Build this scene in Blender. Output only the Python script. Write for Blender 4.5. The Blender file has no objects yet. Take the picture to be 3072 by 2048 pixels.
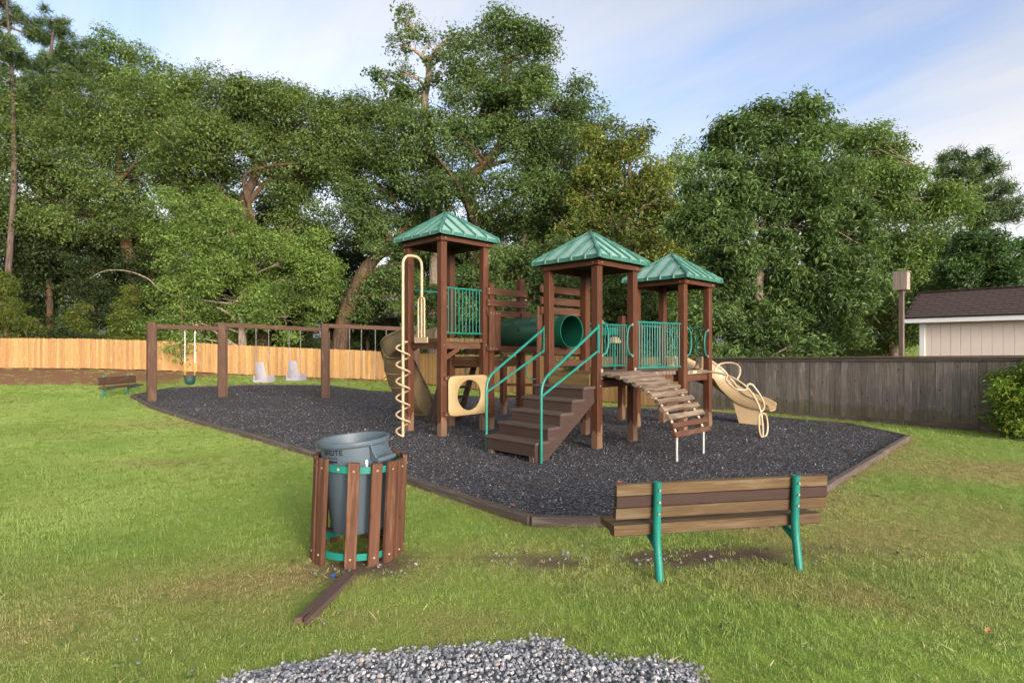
import bpy, math, random
import numpy as np
from mathutils import Vector, Matrix

sc = bpy.context.scene
COL = sc.collection
random.seed(7)
RNG = np.random.default_rng(7)

# ------------------------------------------------------------------ camera
CAM_H = 1.75
cam_d = bpy.data.cameras.new('camera')
cam = bpy.data.objects.new('camera', cam_d)
COL.objects.link(cam)
cam.location = (0, 0, CAM_H)
cam.rotation_euler = (math.radians(90), 0, 0)
cam_d.sensor_width = 36
cam_d.lens = 20.0
cam_d.shift_y = 0.006
cam_d.clip_start = 0.05
cam_d.clip_end = 2000
sc.camera = cam

# ------------------------------------------------------------------ light
SUN_AZ = Vector((0.50, -0.866, 0)).normalized()      # towards the sun, behind the camera to the right
SUN_EL = math.radians(12)
TO_SUN = Vector((SUN_AZ.x * math.cos(SUN_EL), SUN_AZ.y * math.cos(SUN_EL), math.sin(SUN_EL)))
sun_d = bpy.data.lights.new('sun', 'SUN')
sun_d.energy = 0.5
sun_d.angle = math.radians(10)
sun_d.color = (1.0, 0.74, 0.46)
sun = bpy.data.objects.new('sun', sun_d)
COL.objects.link(sun)
sun.rotation_euler = TO_SUN.to_track_quat('Z', 'Y').to_euler()

world = bpy.data.worlds.new('World')
sc.world = world
world.use_nodes = True

vs = sc.view_settings
vs.view_transform = 'Standard'
vs.look = 'None'
vs.exposure = 2.5
vs.gamma = 1.0
vs.use_curve_mapping = False
sc.cycles.use_denoising = True
sc.cycles.denoising_prefilter = 'ACCURATE'
sc.cycles.max_bounces = 8
sc.cycles.diffuse_bounces = 4
sc.cycles.transmission_bounces = 4
sc.cycles.transparent_max_bounces = 4
sc.cycles.sample_clamp_indirect = 6
sc.render.film_transparent = False


# ------------------------------------------------------------------ node helpers
def nd(nt, typ, ins=None, **attrs):
    n = nt.nodes.new(typ)
    for k, v in attrs.items():
        setattr(n, k, v)
    for k, v in (ins or {}).items():
        s = n.inputs[k]
        if isinstance(v, bpy.types.NodeSocket):
            nt.links.new(v, s)
        else:
            s.default_value = v
    return n


def rgba(c):
    return (c[0], c[1], c[2], 1.0)


def ramp(nt, fac, stops):
    n = nt.nodes.new('ShaderNodeValToRGB')
    nt.links.new(fac, n.inputs[0])
    e = n.color_ramp.elements
    while len(e) < len(stops):
        e.new(0.5)
    for i, (p, c) in enumerate(stops):
        e[i].position = p
        e[i].color = rgba(c) if not isinstance(c, (int, float)) else (c, c, c, 1)
    return n.outputs[0]


def mixc(nt, fac, a, b, mode='MIX'):
    n = nt.nodes.new('ShaderNodeMix')
    n.data_type = 'RGBA'
    n.blend_type = mode
    for s, v in ((n.inputs[0], fac), (n.inputs[6], a), (n.inputs[7], b)):
        if isinstance(v, bpy.types.NodeSocket):
            nt.links.new(v, s)
        elif isinstance(v, (tuple, list)):
            s.default_value = rgba(v)
        else:
            s.default_value = v
    return n.outputs[2]


def mth(nt, op, a, b=0.0, clamp=False):
    n = nt.nodes.new('ShaderNodeMath')
    n.operation = op
    n.use_clamp = clamp
    for s, v in ((n.inputs[0], a), (n.inputs[1], b)):
        if isinstance(v, bpy.types.NodeSocket):
            nt.links.new(v, s)
        else:
            s.default_value = v
    return n.outputs[0]


def noise(nt, vec, scale, detail=3.0, rough=0.55, dist=0.0):
    n = nd(nt, 'ShaderNodeTexNoise', {'Scale': scale, 'Detail': detail, 'Roughness': rough, 'Distortion': dist})
    if vec is not None:
        nt.links.new(vec, n.inputs['Vector'])
    return n.outputs['Fac']


def mat_new(name):
    m = bpy.data.materials.new(name)
    m.use_nodes = True
    nt = m.node_tree
    nt.nodes.clear()
    out = nt.nodes.new('ShaderNodeOutputMaterial')
    return m, nt, out


def bump(nt, h, strength, dist=0.01):
    return nd(nt, 'ShaderNodeBump', {'Height': h, 'Strength': strength, 'Distance': dist}).outputs[0]


# ------------------------------------------------------------------ sky
def build_sky():
    nt = world.node_tree
    nt.nodes.clear()
    out = nt.nodes.new('ShaderNodeOutputWorld')
    sky = nt.nodes.new('ShaderNodeTexSky')
    sky.sky_type = 'NISHITA'
    sky.sun_disc = False
    sky.sun_elevation = SUN_EL
    sky.sun_rotation = math.atan2(SUN_AZ.x, SUN_AZ.y)
    sky.air_density = 1.0
    sky.dust_density = 4.6
    sky.ozone_density = 1.5
    tc = nt.nodes.new('ShaderNodeTexCoord')
    sep = nd(nt, 'ShaderNodeSeparateXYZ', {0: tc.outputs['Generated']})
    zz = mth(nt, 'ADD', mth(nt, 'MAXIMUM', sep.outputs[2], 0.0), 0.16)
    px = mth(nt, 'DIVIDE', sep.outputs[0], zz)
    py = mth(nt, 'DIVIDE', sep.outputs[1], zz)
    vec = nd(nt, 'ShaderNodeCombineXYZ', {0: px, 1: py, 2: 0.0}).outputs[0]
    rot = nd(nt, 'ShaderNodeMapping', {'Vector': vec, 'Rotation': (0, 0, math.radians(52))}).outputs[0]
    mp = nd(nt, 'ShaderNodeMapping', {'Vector': rot, 'Scale': (0.30, 1.0, 1.0), 'Location': SKY_OFF}).outputs[0]
    n1 = noise(nt, mp, 0.85, 6.0, 0.55, 0.6)
    mp2 = nd(nt, 'ShaderNodeMapping', {'Vector': rot, 'Scale': (0.5, 2.6, 1.0), 'Location': (0.4, 5.0, 0)}).outputs[0]
    n2 = noise(nt, mp2, 1.6, 5.0, 0.6, 0.3)
    dens = mth(nt, 'ADD', mth(nt, 'MULTIPLY', n1, 0.8), mth(nt, 'MULTIPLY', n2, 0.2))
    cl = ramp(nt, dens, [(0.36, 0.0), (0.47, 0.5), (0.58, 0.95)])
    # thin cloud thickens towards the horizon
    hz = ramp(nt, sep.outputs[2], [(0.0, 0.5), (0.14, 0.3), (0.38, 0.0)])
    cl = mth(nt, 'ADD', cl, hz, True)
    base = mixc(nt, 1.0, sky.outputs[0], SKY_GAIN, 'MULTIPLY')
    lum = nd(nt, 'ShaderNodeRGBToBW', {0: sky.outputs[0]}).outputs[0]
    ck = mth(nt, 'ADD', CLOUD_BASE, mth(nt, 'MULTIPLY', lum, CLOUD_LUM))
    cloud = mixc(nt, 1.0, nd(nt, 'ShaderNodeCombineColor', {0: ck, 1: ck, 2: ck}).outputs[0], CLOUD, 'MULTIPLY')
    col = mixc(nt, cl, base, cloud)
    bg = nd(nt, 'ShaderNodeBackground', {'Color': col, 'Strength': SKY_STR})
    nt.links.new(bg.outputs[0], out.inputs[0])


SKY_STR = 0.095
SKY_OFF = (7.08, 3.09, 0)
SKY_GAIN = (0.90, 0.80, 0.84)
CLOUD = (1.0, 1.0, 1.03)
CLOUD_BASE = 0.3
CLOUD_LUM = 0.92
build_sky()

# ------------------------------------------------------------------ object helpers
WM = {}


def link(name, data, M=None, parent=None):
    o = bpy.data.objects.new(name, data)
    COL.objects.link(o)
    M = M if M is not None else Matrix()
    WM[o] = M
    if parent is not None:
        o.parent = parent
        o.matrix_basis = WM[parent].inverted() @ M
    else:
        o.matrix_basis = M
    return o


def thing(name, label, cat, loc=(0, 0, 0), rz=0.0, group=None, R=None):
    M = Matrix.Translation(loc) @ (R if R is not None else Matrix.Rotation(rz, 4, 'Z'))
    o = link(name, None, M)
    o.empty_display_size = 0.2
    tag(o, label, cat, group)
    return o


def tag(o, label=None, cat=None, group=None, kind=None):
    if label:
        o['label'] = label
    if cat:
        o['category'] = cat
    if group:
        o['group'] = group
    if kind:
        o['kind'] = kind
    return o


def copy_tree(root, M, label=None):
    def rec(o, par):
        c = o.copy()
        COL.objects.link(c)
        if par is not None:
            c.parent = par
        for ch in o.children:
            rec(ch, c)
        return c
    r = rec(root, None)
    r.matrix_basis = M
    WM[r] = M
    if label:
        r['label'] = label
    return r


def mesh_np(name, verts, faces, mat=None, smooth=False, uv=None):
    """verts (n,3); faces list of lists or (m,k) array"""
    me = bpy.data.meshes.new(name)
    v = np.asarray(verts, dtype=np.float32)
    me.vertices.add(len(v))
    me.vertices.foreach_set('co', v.ravel())
    if isinstance(faces, np.ndarray):
        k = faces.shape[1]
        loops = faces.astype(np.int32).ravel()
        starts = np.arange(len(faces), dtype=np.int32) * k
        nf = len(faces)
    else:
        loops = np.fromiter((i for f in faces for i in f), dtype=np.int32)
        lens = np.array([len(f) for f in faces], dtype=np.int32)
        starts = np.concatenate([[0], np.cumsum(lens)[:-1]]).astype(np.int32) if len(lens) else np.zeros(0, np.int32)
        nf = len(faces)
    me.loops.add(len(loops))
    me.loops.foreach_set('vertex_index', loops)
    me.polygons.add(nf)
    me.polygons.foreach_set('loop_start', starts)
    me.polygons.foreach_set('use_smooth', np.full(nf, bool(smooth), dtype=bool))
    if uv is not None:
        l = me.uv_layers.new(name='UVMap')
        l.data.foreach_set('uv', np.asarray(uv, dtype=np.float32).ravel())
    me.update(calc_edges=True)
    if mat is not None:
        me.materials.append(mat)
    return me


class MB:
    """collects shapes of ONE part"""
    def __init__(s):
        s.v, s.f, s.uv = [], [], []

    def add(s, v, f, uv=None):
        o = len(s.v)
        s.v.extend(v)
        for i, q in enumerate(f):
            s.f.append([k + o for k in q])
            s.uv.extend(uv[i] if uv else [(v[k][0], v[k][2]) for k in q])

    def box(s, x0, x1, y0, y1, z0, z1):
        v = [(x, y, z) for x in (x0, x1) for y in (y0, y1) for z in (z0, z1)]
        f = [(0, 1, 3, 2), (4, 6, 7, 5), (0, 4, 5, 1), (2, 3, 7, 6), (0, 2, 6, 4), (1, 5, 7, 3)]
        s.add(v, f)

    def obox(s, c, ax, ay, az):
        """box by centre and half axes"""
        c, ax, ay, az = Vector(c), Vector(ax), Vector(ay), Vector(az)
        v = [tuple(c + ax * i + ay * j + az * k) for i in (-1, 1) for j in (-1, 1) for k in (-1, 1)]
        f = [(0, 1, 3, 2), (4, 6, 7, 5), (0, 4, 5, 1), (2, 3, 7, 6), (0, 2, 6, 4), (1, 5, 7, 3)]
        s.add(v, f)

    def tube(s, pts, r, n=8, closed=False, caps=True):
        v, f = tube_vf(pts, r, n, closed, caps)
        s.add(v, f)

    def lathe(s, prof, n=32, axis_o=(0, 0, 0)):
        v, f = [], []
        for (r, z) in prof:
            for k in range(n):
                a = 2 * math.pi * k / n
                v.append((axis_o[0] + r * math.cos(a), axis_o[1] + r * math.sin(a), axis_o[2] + z))
        for i in range(len(prof) - 1):
            for k in range(n):
                k2 = (k + 1) % n
                f.append((i * n + k, i * n + k2, (i + 1) * n + k2, (i + 1) * n + k))
        s.add(v, f)

    def build(s, name, mat, parent=None, M=None, smooth=False):
        me = mesh_np(name, s.v, s.f, mat, smooth, s.uv)
        if smooth:
            me.set_sharp_from_angle(angle=math.radians(40))
        return link(name, me, M if M is not None else Matrix(), parent)


def tube_vf(pts, r, n=8, closed=False, caps=True):
    P = [Vector(p) for p in pts]
    m = len(P)
    rr = r if isinstance(r, (list, tuple, np.ndarray)) else [r] * m
    T = []
    for i in range(m):
        a = P[(i - 1) % m] if (closed or i > 0) else P[i]
        b = P[(i + 1) % m] if (closed or i < m - 1) else P[i]
        t = (b - a)
        T.append(t.normalized() if t.length > 1e-9 else Vector((0, 0, 1)))
    up = Vector((0, 0, 1)) if abs(T[0].z) < 0.9 else Vector((1, 0, 0))
    nn = (up - T[0] * up.dot(T[0])).normalized()
    v, f = [], []
    for i in range(m):
        if i > 0:
            nn = (nn - T[i] * nn.dot(T[i]))
            nn = nn.normalized() if nn.length > 1e-6 else T[i].orthogonal().normalized()
        bb = T[i].cross(nn)
        for k in range(n):
            a = 2 * math.pi * k / n
            v.append(tuple(P[i] + (nn * math.cos(a) + bb * math.sin(a)) * rr[i]))
    for i in range(m if closed else m - 1):
        j = (i + 1) % m
        for k in range(n):
            k2 = (k + 1) % n
            f.append((i * n + k, i * n + k2, j * n + k2, j * n + k))
    if caps and not closed:
        f.append(tuple(range(n - 1, -1, -1)))
        f.append(tuple((m - 1) * n + k for k in range(n)))
    return v, f


def smooth_path(pts, n=6, closed=False):
    """Catmull-Rom through the points"""
    P = [Vector(p) for p in pts]
    m = len(P)
    out = []
    segs = m if closed else m - 1
    for i in range(segs):
        p1, p2 = P[i], P[(i + 1) % m]
        p0 = P[(i - 1) % m] if (closed or i > 0) else p1 + (p1 - p2)
        p3 = P[(i + 2) % m] if (closed or i < m - 2) else p2 + (p2 - p1)
        for k in range(n):
            t = k / n
            out.append(0.5 * ((2 * p1) + (p2 - p0) * t + (2 * p0 - 5 * p1 + 4 * p2 - p3) * t * t + (3 * p1 - p0 - 3 * p2 + p3) * t ** 3))
    if not closed:
        out.append(P[-1])
    return out


def round_corners(pts, rad, n=5):
    """polyline with rounded corners"""
    P = [Vector(p) for p in pts]
    out = [P[0]]
    for i in range(1, len(P) - 1):
        a, b, c = P[i - 1], P[i], P[i + 1]
        d = min(rad, (a - b).length * 0.49, (c - b).length * 0.49)
        s, e = b + (a - b).normalized() * d, b + (c - b).normalized() * d
        for k in range(n + 1):
            t = k / n
            out.append((1 - t) ** 2 * s + 2 * (1 - t) * t * b + t * t * e)
    out.append(P[-1])
    return out


_beams = {}


def beam_mesh(L, w, h, mat, ch=None, ear=0.0):
    key = (round(L, 3), round(w, 4), round(h, 4), mat.name, ch, ear)
    if key in _beams:
        return _beams[key]
    c = min(0.006, w * 0.12, h * 0.12) if ch is None else ch
    a, b = w / 2, h / 2
    ring = [(-a + c, -b), (a - c, -b), (a, -b + c), (a, b - c), (a - c, b), (-a + c, b), (-a, b - c), (-a, -b + c)]
    per = [0]
    for i in range(8):
        p, q = ring[i], ring[(i + 1) % 8]
        per.append(per[-1] + math.hypot(q[0] - p[0], q[1] - p[1]))
    v = [(0, y, z) for y, z in ring] + [(L, y, z) for y, z in ring]
    if ear:
        v[8:] = [(L - (ear if abs(y) > a - ear * 0.9 and False else 0), y, z) for y, z in ring]
    f, uv = [], []
    for i in range(8):
        j = (i + 1) % 8
        f.append((i, 8 + i, 8 + j, j))
        uv += [(0, per[i]), (L, per[i]), (L, per[i + 1]), (0, per[i + 1])]
    f.append(tuple(range(8)))
    uv += [(0.02 * ring[i][0], ring[i][1] * 0.5 + ring[i][0] * 0.5) for i in range(8)]
    f.append(tuple(range(15, 7, -1)))
    uv += [(L + 0.02 * ring[i - 8][0], ring[i - 8][1] * 0.5 + ring[i - 8][0] * 0.5) for i in range(15, 7, -1)]
    me = mesh_np('beam', v, f, mat, False, uv)
    _beams[key] = me
    return me


def beam(name, parent, p0, p1, w, h, mat, up=(0, 0, 1), ch=None):
    """timber from p0 to p1; w across, h along 'up'"""
    p0, p1 = Vector(p0), Vector(p1)
    x = (p1 - p0)
    L = x.length
    x.normalize()
    up = Vector(up)
    if abs(x.dot(up)) > 0.98:
        up = Vector((0, 1, 0)) if abs(x.z) > 0.5 else Vector((0, 0, 1))
    z = (up - x * up.dot(x)).normalized()
    y = z.cross(x)
    M = Matrix(((x.x, y.x, z.x, p0.x), (x.y, y.y, z.y, p0.y), (x.z, y.z, z.z, p0.z), (0, 0, 0, 1)))
    return link(name, beam_mesh(L, w, h, mat, ch), M, parent)


def pipe(name, parent, pts, r, mat, n=10, closed=False):
    b = MB()
    b.tube(pts, r, n, closed)
    return b.build(name, mat, parent, None, True)


# lattice noise in numpy, for uneven ground and patchy grass
def vnoise(x, y, scale, seed):
    g = np.random.default_rng(seed).random((256, 256))
    x, y = np.asarray(x) * scale + 57.3, np.asarray(y) * scale + 31.7
    xi, yi = np.floor(x).astype(int), np.floor(y).astype(int)
    fx, fy = x - xi, y - yi
    fx, fy = fx * fx * (3 - 2 * fx), fy * fy * (3 - 2 * fy)
    a, b = g[xi % 256, yi % 256], g[(xi + 1) % 256, yi % 256]
    c, d = g[xi % 256, (yi + 1) % 256], g[(xi + 1) % 256, (yi + 1) % 256]
    return (a * (1 - fx) + b * fx) * (1 - fy) + (c * (1 - fx) + d * fx) * fy


def sm(t):
    t = np.clip(t, 0, 1)
    return t * t * (3 - 2 * t)


def gz(X, Y):
    """height of the land"""
    X, Y = np.asarray(X, float), np.asarray(Y, float)
    z = 0.62 * sm((-X - 7) / 17) * sm((Y - 19) / 9)
    z = z - 0.17 * sm((Y - 14.5) / 5) * sm((X + 9) / 3.5) * (1 - sm((Y - 34) / 6))
    z = z + 2.6 * sm((Y - 34) / 34)
    z = z + (vnoise(X, Y, 0.35, 3) - 0.5) * 0.04 * sm((Y - 16) / 4)
    return z


def gzf(x, y):
    return float(gz(x, y))


FPX = 1307.0


def at(x, y, Y):
    """world point seen at (x, y) of the 2352-wide picture at depth Y"""
    return Vector(((x - 1176) / FPX * Y, Y, CAM_H - (y - 798) / FPX * Y))


def inside(poly, x, y):
    x, y = np.asarray(x), np.asarray(y)
    r = np.zeros(x.shape, bool)
    n = len(poly)
    for i in range(n):
        x1, y1 = poly[i]
        x2, y2 = poly[(i + 1) % n]
        c = (y1 > y) != (y2 > y)
        with np.errstate(divide='ignore', invalid='ignore'):
            r ^= c & (x < (x2 - x1) * (y - y1) / (y2 - y1 + 1e-12) + x1)
    return r


def dist_poly(poly, x, y, closed=True):
    x, y = np.asarray(x, float), np.asarray(y, float)
    d = np.full(x.shape, 1e9)
    n = len(poly)
    for i in range(n if closed else n - 1):
        x1, y1 = poly[i]
        x2, y2 = poly[(i + 1) % n]
        dx, dy = x2 - x1, y2 - y1
        t = np.clip(((x - x1) * dx + (y - y1) * dy) / (dx * dx + dy * dy), 0, 1)
        d = np.minimum(d, np.hypot(x - x1 - t * dx, y - y1 - t * dy))
    return d


# ------------------------------------------------------------------ materials
def wood(name, c1, c2, wear=None, wear_amt=0.0, rough=0.75, base_wear=None, knots=0.0, bumps=0.35, rnd=0.25, hue=None):
    m, nt, out = mat_new(name)
    uv = nd(nt, 'ShaderNodeUVMap').outputs[0]
    oi = nt.nodes.new('ShaderNodeObjectInfo')
    off = nd(nt, 'ShaderNodeCombineXYZ', {0: mth(nt, 'MULTIPLY', oi.outputs['Random'], 37.0), 1: mth(nt, 'MULTIPLY', oi.outputs['Random'], 91.0), 2: 0.0}).outputs[0]
    p = nd(nt, 'ShaderNodeVectorMath', {0: uv, 1: off}, operation='ADD').outputs[0]
    g1 = noise(nt, nd(nt, 'ShaderNodeMapping', {'Vector': p, 'Scale': (2.2, 42, 1)}).outputs[0], 1.0, 5, 0.6, 0.4)
    g2 = noise(nt, nd(nt, 'ShaderNodeMapping', {'Vector': p, 'Scale': (7, 190, 1)}).outputs[0], 1.0, 2, 0.5)
    b1 = noise(nt, nd(nt, 'ShaderNodeMapping', {'Vector': p, 'Scale': (1.3, 7, 1)}).outputs[0], 1.0, 4, 0.6, 0.6)
    g = mth(nt, 'ADD', mth(nt, 'MULTIPLY', g1, 0.7), mth(nt, 'MULTIPLY', g2, 0.3))
    f = ramp(nt, g, [(0.33, 0.0), (0.67, 1.0)])
    col = mixc(nt, f, c1, c2)
    if hue is not None:
        col = mixc(nt, ramp(nt, b1, [(0.42, 0.0), (0.68, 0.8)]), col, hue)
    if wear is not None:
        w = mth(nt, 'ADD', mth(nt, 'MULTIPLY', b1, 0.6), mth(nt, 'MULTIPLY', g, 0.4))
        lo = 0.62 - 0.3 * wear_amt
        col = mixc(nt, ramp(nt, w, [(lo, 0.0), (lo + 0.13, 0.9)]), col, wear)
    if knots:
        vo = nd(nt, 'ShaderNodeTexVoronoi', {'Vector': nd(nt, 'ShaderNodeMapping', {'Vector': p, 'Scale': (2.6, 5.5, 1)}).outputs[0], 'Scale': 1.0, 'Randomness': 1.0})
        k = ramp(nt, vo.outputs['Distance'], [(0.05, knots), (0.11, 0.0)])
        col = mixc(nt, k, col, tuple(x * 0.32 for x in c1))
    if base_wear is not None:
        geo = nt.nodes.new('ShaderNodeNewGeometry')
        z = nd(nt, 'ShaderNodeSeparateXYZ', {0: geo.outputs['Position']}).outputs[2]
        zz = mth(nt, 'ADD', z, mth(nt, 'MULTIPLY', b1, -0.7))
        col = mixc(nt, ramp(nt, zz, [(-0.55, 0.5), (0.0, 0.0)]), col, base_wear)
    v = mth(nt, 'ADD', 1.0 - rnd / 2, mth(nt, 'MULTIPLY', oi.outputs['Random'], rnd))
    col = nd(nt, 'ShaderNodeHueSaturation', {'Color': col, 'Value': v}).outputs[0]
    bs = nd(nt, 'ShaderNodeBsdfPrincipled', {'Base Color': col, 'Roughness': rough, 'Specular IOR Level': 0.3,
                                            'Normal': bump(nt, g, bumps, 0.004)})
    nt.links.new(bs.outputs[0], out.inputs[0])
    return m


def paint(name, c, rough=0.4, var=0.25, dirt=None, dirt_amt=0.3, metal=0.0, spec=0.5, scale=3.0, topdirt=0.0):
    m, nt, out = mat_new(name)
    geo = nt.nodes.new('ShaderNodeNewGeometry')
    tc = nt.nodes.new('ShaderNodeTexCoord')
    n1 = noise(nt, tc.outputs['Object'], scale, 5, 0.65)
    n2 = noise(nt, tc.outputs['Object'], scale * 9, 3, 0.6)
    a = tuple(x * (1 - var) for x in c)
    b = tuple(min(1, x * (1 + var)) for x in c)
    col = mixc(nt, ramp(nt, n1, [(0.3, 0.0), (0.7, 1.0)]), a, b)
    if dirt is not None:
        d = mth(nt, 'ADD', mth(nt, 'MULTIPLY', n1, 0.6), mth(nt, 'MULTIPLY', n2, 0.4))
        if topdirt:
            nz = nd(nt, 'ShaderNodeSeparateXYZ', {0: geo.outputs['Normal']}).outputs[2]
            d = mth(nt, 'ADD', d, mth(nt, 'MULTIPLY', nz, topdirt))
        lo = 0.68 - 0.25 * dirt_amt
        col = mixc(nt, ramp(nt, d, [(lo, 0.0), (lo + 0.2, 0.85)]), col, dirt)
    r = mth(nt, 'ADD', rough - 0.08, mth(nt, 'MULTIPLY', n2, 0.16))
    bs = nd(nt, 'ShaderNodeBsdfPrincipled', {'Base Color': col, 'Roughness': r, 'Metallic': metal, 'Specular IOR Level': spec,
                                            'Normal': bump(nt, n2, 0.06, 0.004)})
    nt.links.new(bs.outputs[0], out.inputs[0])
    return m


def leaf_mat(name, dark, light, extra=None, extra_amt=0.0, trans=0.36, rough=0.5, young=None):
    m, nt, out = mat_new(name)
    at_ = nd(nt, 'ShaderNodeAttribute', attribute_name='tint')
    sp = nd(nt, 'ShaderNodeSeparateColor', {0: at_.outputs['Color']})
    col = mixc(nt, sp.outputs[0], dark, light)
    if extra is not None:
        col = mixc(nt, ramp(nt, sp.outputs[1], [(1 - extra_amt - 0.02, 0.0), (1 - extra_amt + 0.02, 1.0)]), col, extra)
    p = nd(nt, 'ShaderNodeBsdfPrincipled', {'Base Color': col, 'Roughness': rough, 'Specular IOR Level': 0.35})
    tcol = mixc(nt, 1.0, col, (1.15, 1.25, 0.55), 'MULTIPLY')
    t = nd(nt, 'ShaderNodeBsdfTranslucent', {'Color': tcol})
    mx = nd(nt, 'ShaderNodeMixShader', {0: trans, 1: p.outputs[0], 2: t.outputs[0]})
    nt.links.new(mx.outputs[0], out.inputs[0])
    return m


def bark_mat(name, c1, c2, blotch=None, scale=(9, 9, 1.6)):
    m, nt, out = mat_new(name)
    geo = nt.nodes.new('ShaderNodeNewGeometry')
    mp = nd(nt, 'ShaderNodeMapping', {'Vector': geo.outputs['Position'], 'Scale': scale}).outputs[0]
    n1 = noise(nt, mp, 1.0, 5, 0.65, 0.5)
    n2 = noise(nt, geo.outputs['Position'], 0.9, 4, 0.6)
    col = mixc(nt, ramp(nt, n1, [(0.35, 0.0), (0.65, 1.0)]), c1, c2)
    if blotch is not None:
        col = mixc(nt, ramp(nt, n2, [(0.5, 0.0), (0.68, 0.8)]), col, blotch)
    bs = nd(nt, 'ShaderNodeBsdfPrincipled', {'Base Color': col, 'Roughness': 0.9, 'Specular IOR Level': 0.1, 'Normal': bump(nt, n1, 0.8, 0.05)})
    nt.links.new(bs.outputs[0], out.inputs[0])
    return m


M_POST = wood('stained_post_wood', (0.054, 0.0185, 0.0075), (0.095, 0.0325, 0.0135), (0.135, 0.060, 0.031), 0.3, 0.65, base_wear=(0.24, 0.16, 0.10), bumps=0.3)
M_BOARD = wood('stained_board_wood', (0.054, 0.022, 0.011), (0.098, 0.041, 0.021), (0.135, 0.075, 0.046), 0.35, 0.7, knots=0.5)
M_TREAD = wood('lit_tread_wood', (0.055, 0.038, 0.031), (0.092, 0.066, 0.055), (0.14, 0.112, 0.095), 0.25, 0.8, bumps=0.5)  # paler than the risers, so the tread tops look lit
M_STAIR = wood('brown_shaded_step_wood', (0.036, 0.021, 0.015), (0.056, 0.034, 0.025), (0.09, 0.07, 0.06), 0.12, 0.75, bumps=0.5)  # darkened, so the risers look shaded below the tread noses
M_DECK = wood('mossy_deck_wood', (0.065, 0.040, 0.016), (0.125, 0.080, 0.032), (0.11, 0.09, 0.055), 0.3, 0.8, hue=(0.145, 0.105, 0.028))
M_RAMP = wood('weathered_slat_wood', (0.065, 0.043, 0.029), (0.155, 0.108, 0.074), (0.225, 0.175, 0.132), 0.55, 0.85, bumps=0.7)
M_BENCH = wood('faded_bench_wood', (0.052, 0.031, 0.016), (0.112, 0.069, 0.034), (0.14, 0.105, 0.078), 0.35, 0.8, knots=0.7, hue=(0.115, 0.078, 0.024), bumps=0.6)
M_BENCHD = wood('dark_bench_wood', (0.032, 0.016, 0.012), (0.048, 0.025, 0.019), None, 0, 0.65, knots=0.6, bumps=0.4)
M_BENCHF = wood('brown_bench_wood', (0.055, 0.029, 0.018), (0.100, 0.053, 0.032), (0.14, 0.09, 0.062), 0.3, 0.8)
M_SLAT = wood('brown_slat_wood', (0.060, 0.025, 0.014), (0.120, 0.050, 0.026), (0.19, 0.105, 0.062), 0.32, 0.75, knots=0.5, bumps=0.6)
M_PLANK = wood('dark_wet_wood', (0.055, 0.036, 0.028), (0.10, 0.066, 0.05), (0.15, 0.11, 0.085), 0.25, 0.85, bumps=0.8)
M_PICKET = wood('new_pine_wood', (0.28, 0.158, 0.058), (0.41, 0.248, 0.098), (0.46, 0.32, 0.155), 0.35, 0.8, knots=0.9, bumps=0.2, rnd=0.5, hue=(0.27, 0.125, 0.042))
M_OLD = wood('grey_weathered_wood', (0.095, 0.081, 0.073), (0.205, 0.180, 0.164), (0.275, 0.255, 0.24), 0.35, 0.9, knots=0.85, bumps=0.5, rnd=0.45, base_wear=(0.085, 0.072, 0.03), hue=(0.14, 0.102, 0.074))
M_OLDR = wood('brown_weathered_wood', (0.075, 0.055, 0.042), (0.15, 0.115, 0.09), (0.20, 0.17, 0.145), 0.3, 0.9, bumps=0.5)
M_TIMBER = wood('border_timber_wood', (0.060, 0.046, 0.036), (0.115, 0.088, 0.070), (0.16, 0.135, 0.115), 0.4, 0.9, bumps=0.8)
M_BIRD = wood('grey_box_wood', (0.19, 0.145, 0.115), (0.34, 0.28, 0.23), (0.38, 0.33, 0.28), 0.3, 0.9, bumps=0.5)
M_TEAL = paint('teal_powder_coat', (0.007, 0.160, 0.122), 0.36, 0.15, (0.10, 0.27, 0.22), 0.2)
M_ROOF = paint('chalky_roof_plastic', (0.19, 0.32, 0.275), 0.36, 0.10, (0.46, 0.53, 0.52), 0.5, scale=1.3)
M_RIB = paint('green_roof_rib', (0.024, 0.115, 0.078), 0.45, 0.15, (0.20, 0.31, 0.28), 0.3, topdirt=0.12)
M_TUBE = paint('dark_green_plastic', (0.005, 0.066, 0.038), 0.3, 0.15, (0.05, 0.12, 0.05), 0.12)
M_BEIGE = paint('beige_powder_coat', (0.45, 0.335, 0.20), 0.4, 0.06, (0.42, 0.32, 0.2), 0.05)
M_PANEL = paint('cream_panel_plastic', (0.39, 0.285, 0.137), 0.45, 0.07, (0.42, 0.31, 0.16), 0.12)
M_SLIDE = paint('tan_slide_plastic', (0.37, 0.27, 0.15), 0.42, 0.08, (0.32, 0.23, 0.13), 0.15)
M_SPIRAL = paint('brown_tan_slide_plastic', (0.16, 0.118, 0.062), 0.5, 0.1, (0.17, 0.13, 0.07), 0.2)
M_STEEL = paint('galvanised_steel', (0.32, 0.32, 0.31), 0.45, 0.12, (0.30, 0.16, 0.08), 0.18, 0.6)
M_BOLT = paint('pale_bolt_metal', (0.30, 0.24, 0.19), 0.55, 0.1, spec=0.3)
M_WHITE = paint('white_trim_paint', (0.78, 0.78, 0.77), 0.5, 0.04)
M_CAN = paint('grey_blue_bin_plastic', (0.066, 0.092, 0.115), 0.5, 0.07, (0.10, 0.125, 0.14), 0.15)
M_BLACK = paint('black_print', (0.012, 0.014, 0.016), 0.5, 0.1)
M_DARK = paint('dark_bar_and_soffit_shade', (0.006, 0.006, 0.006), 0.9, 0.2)  # near-black colour paints the shade of the recessed soffit
M_SWING = paint('lavender_grey_plastic', (0.32, 0.30, 0.335), 0.5, 0.08)
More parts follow.
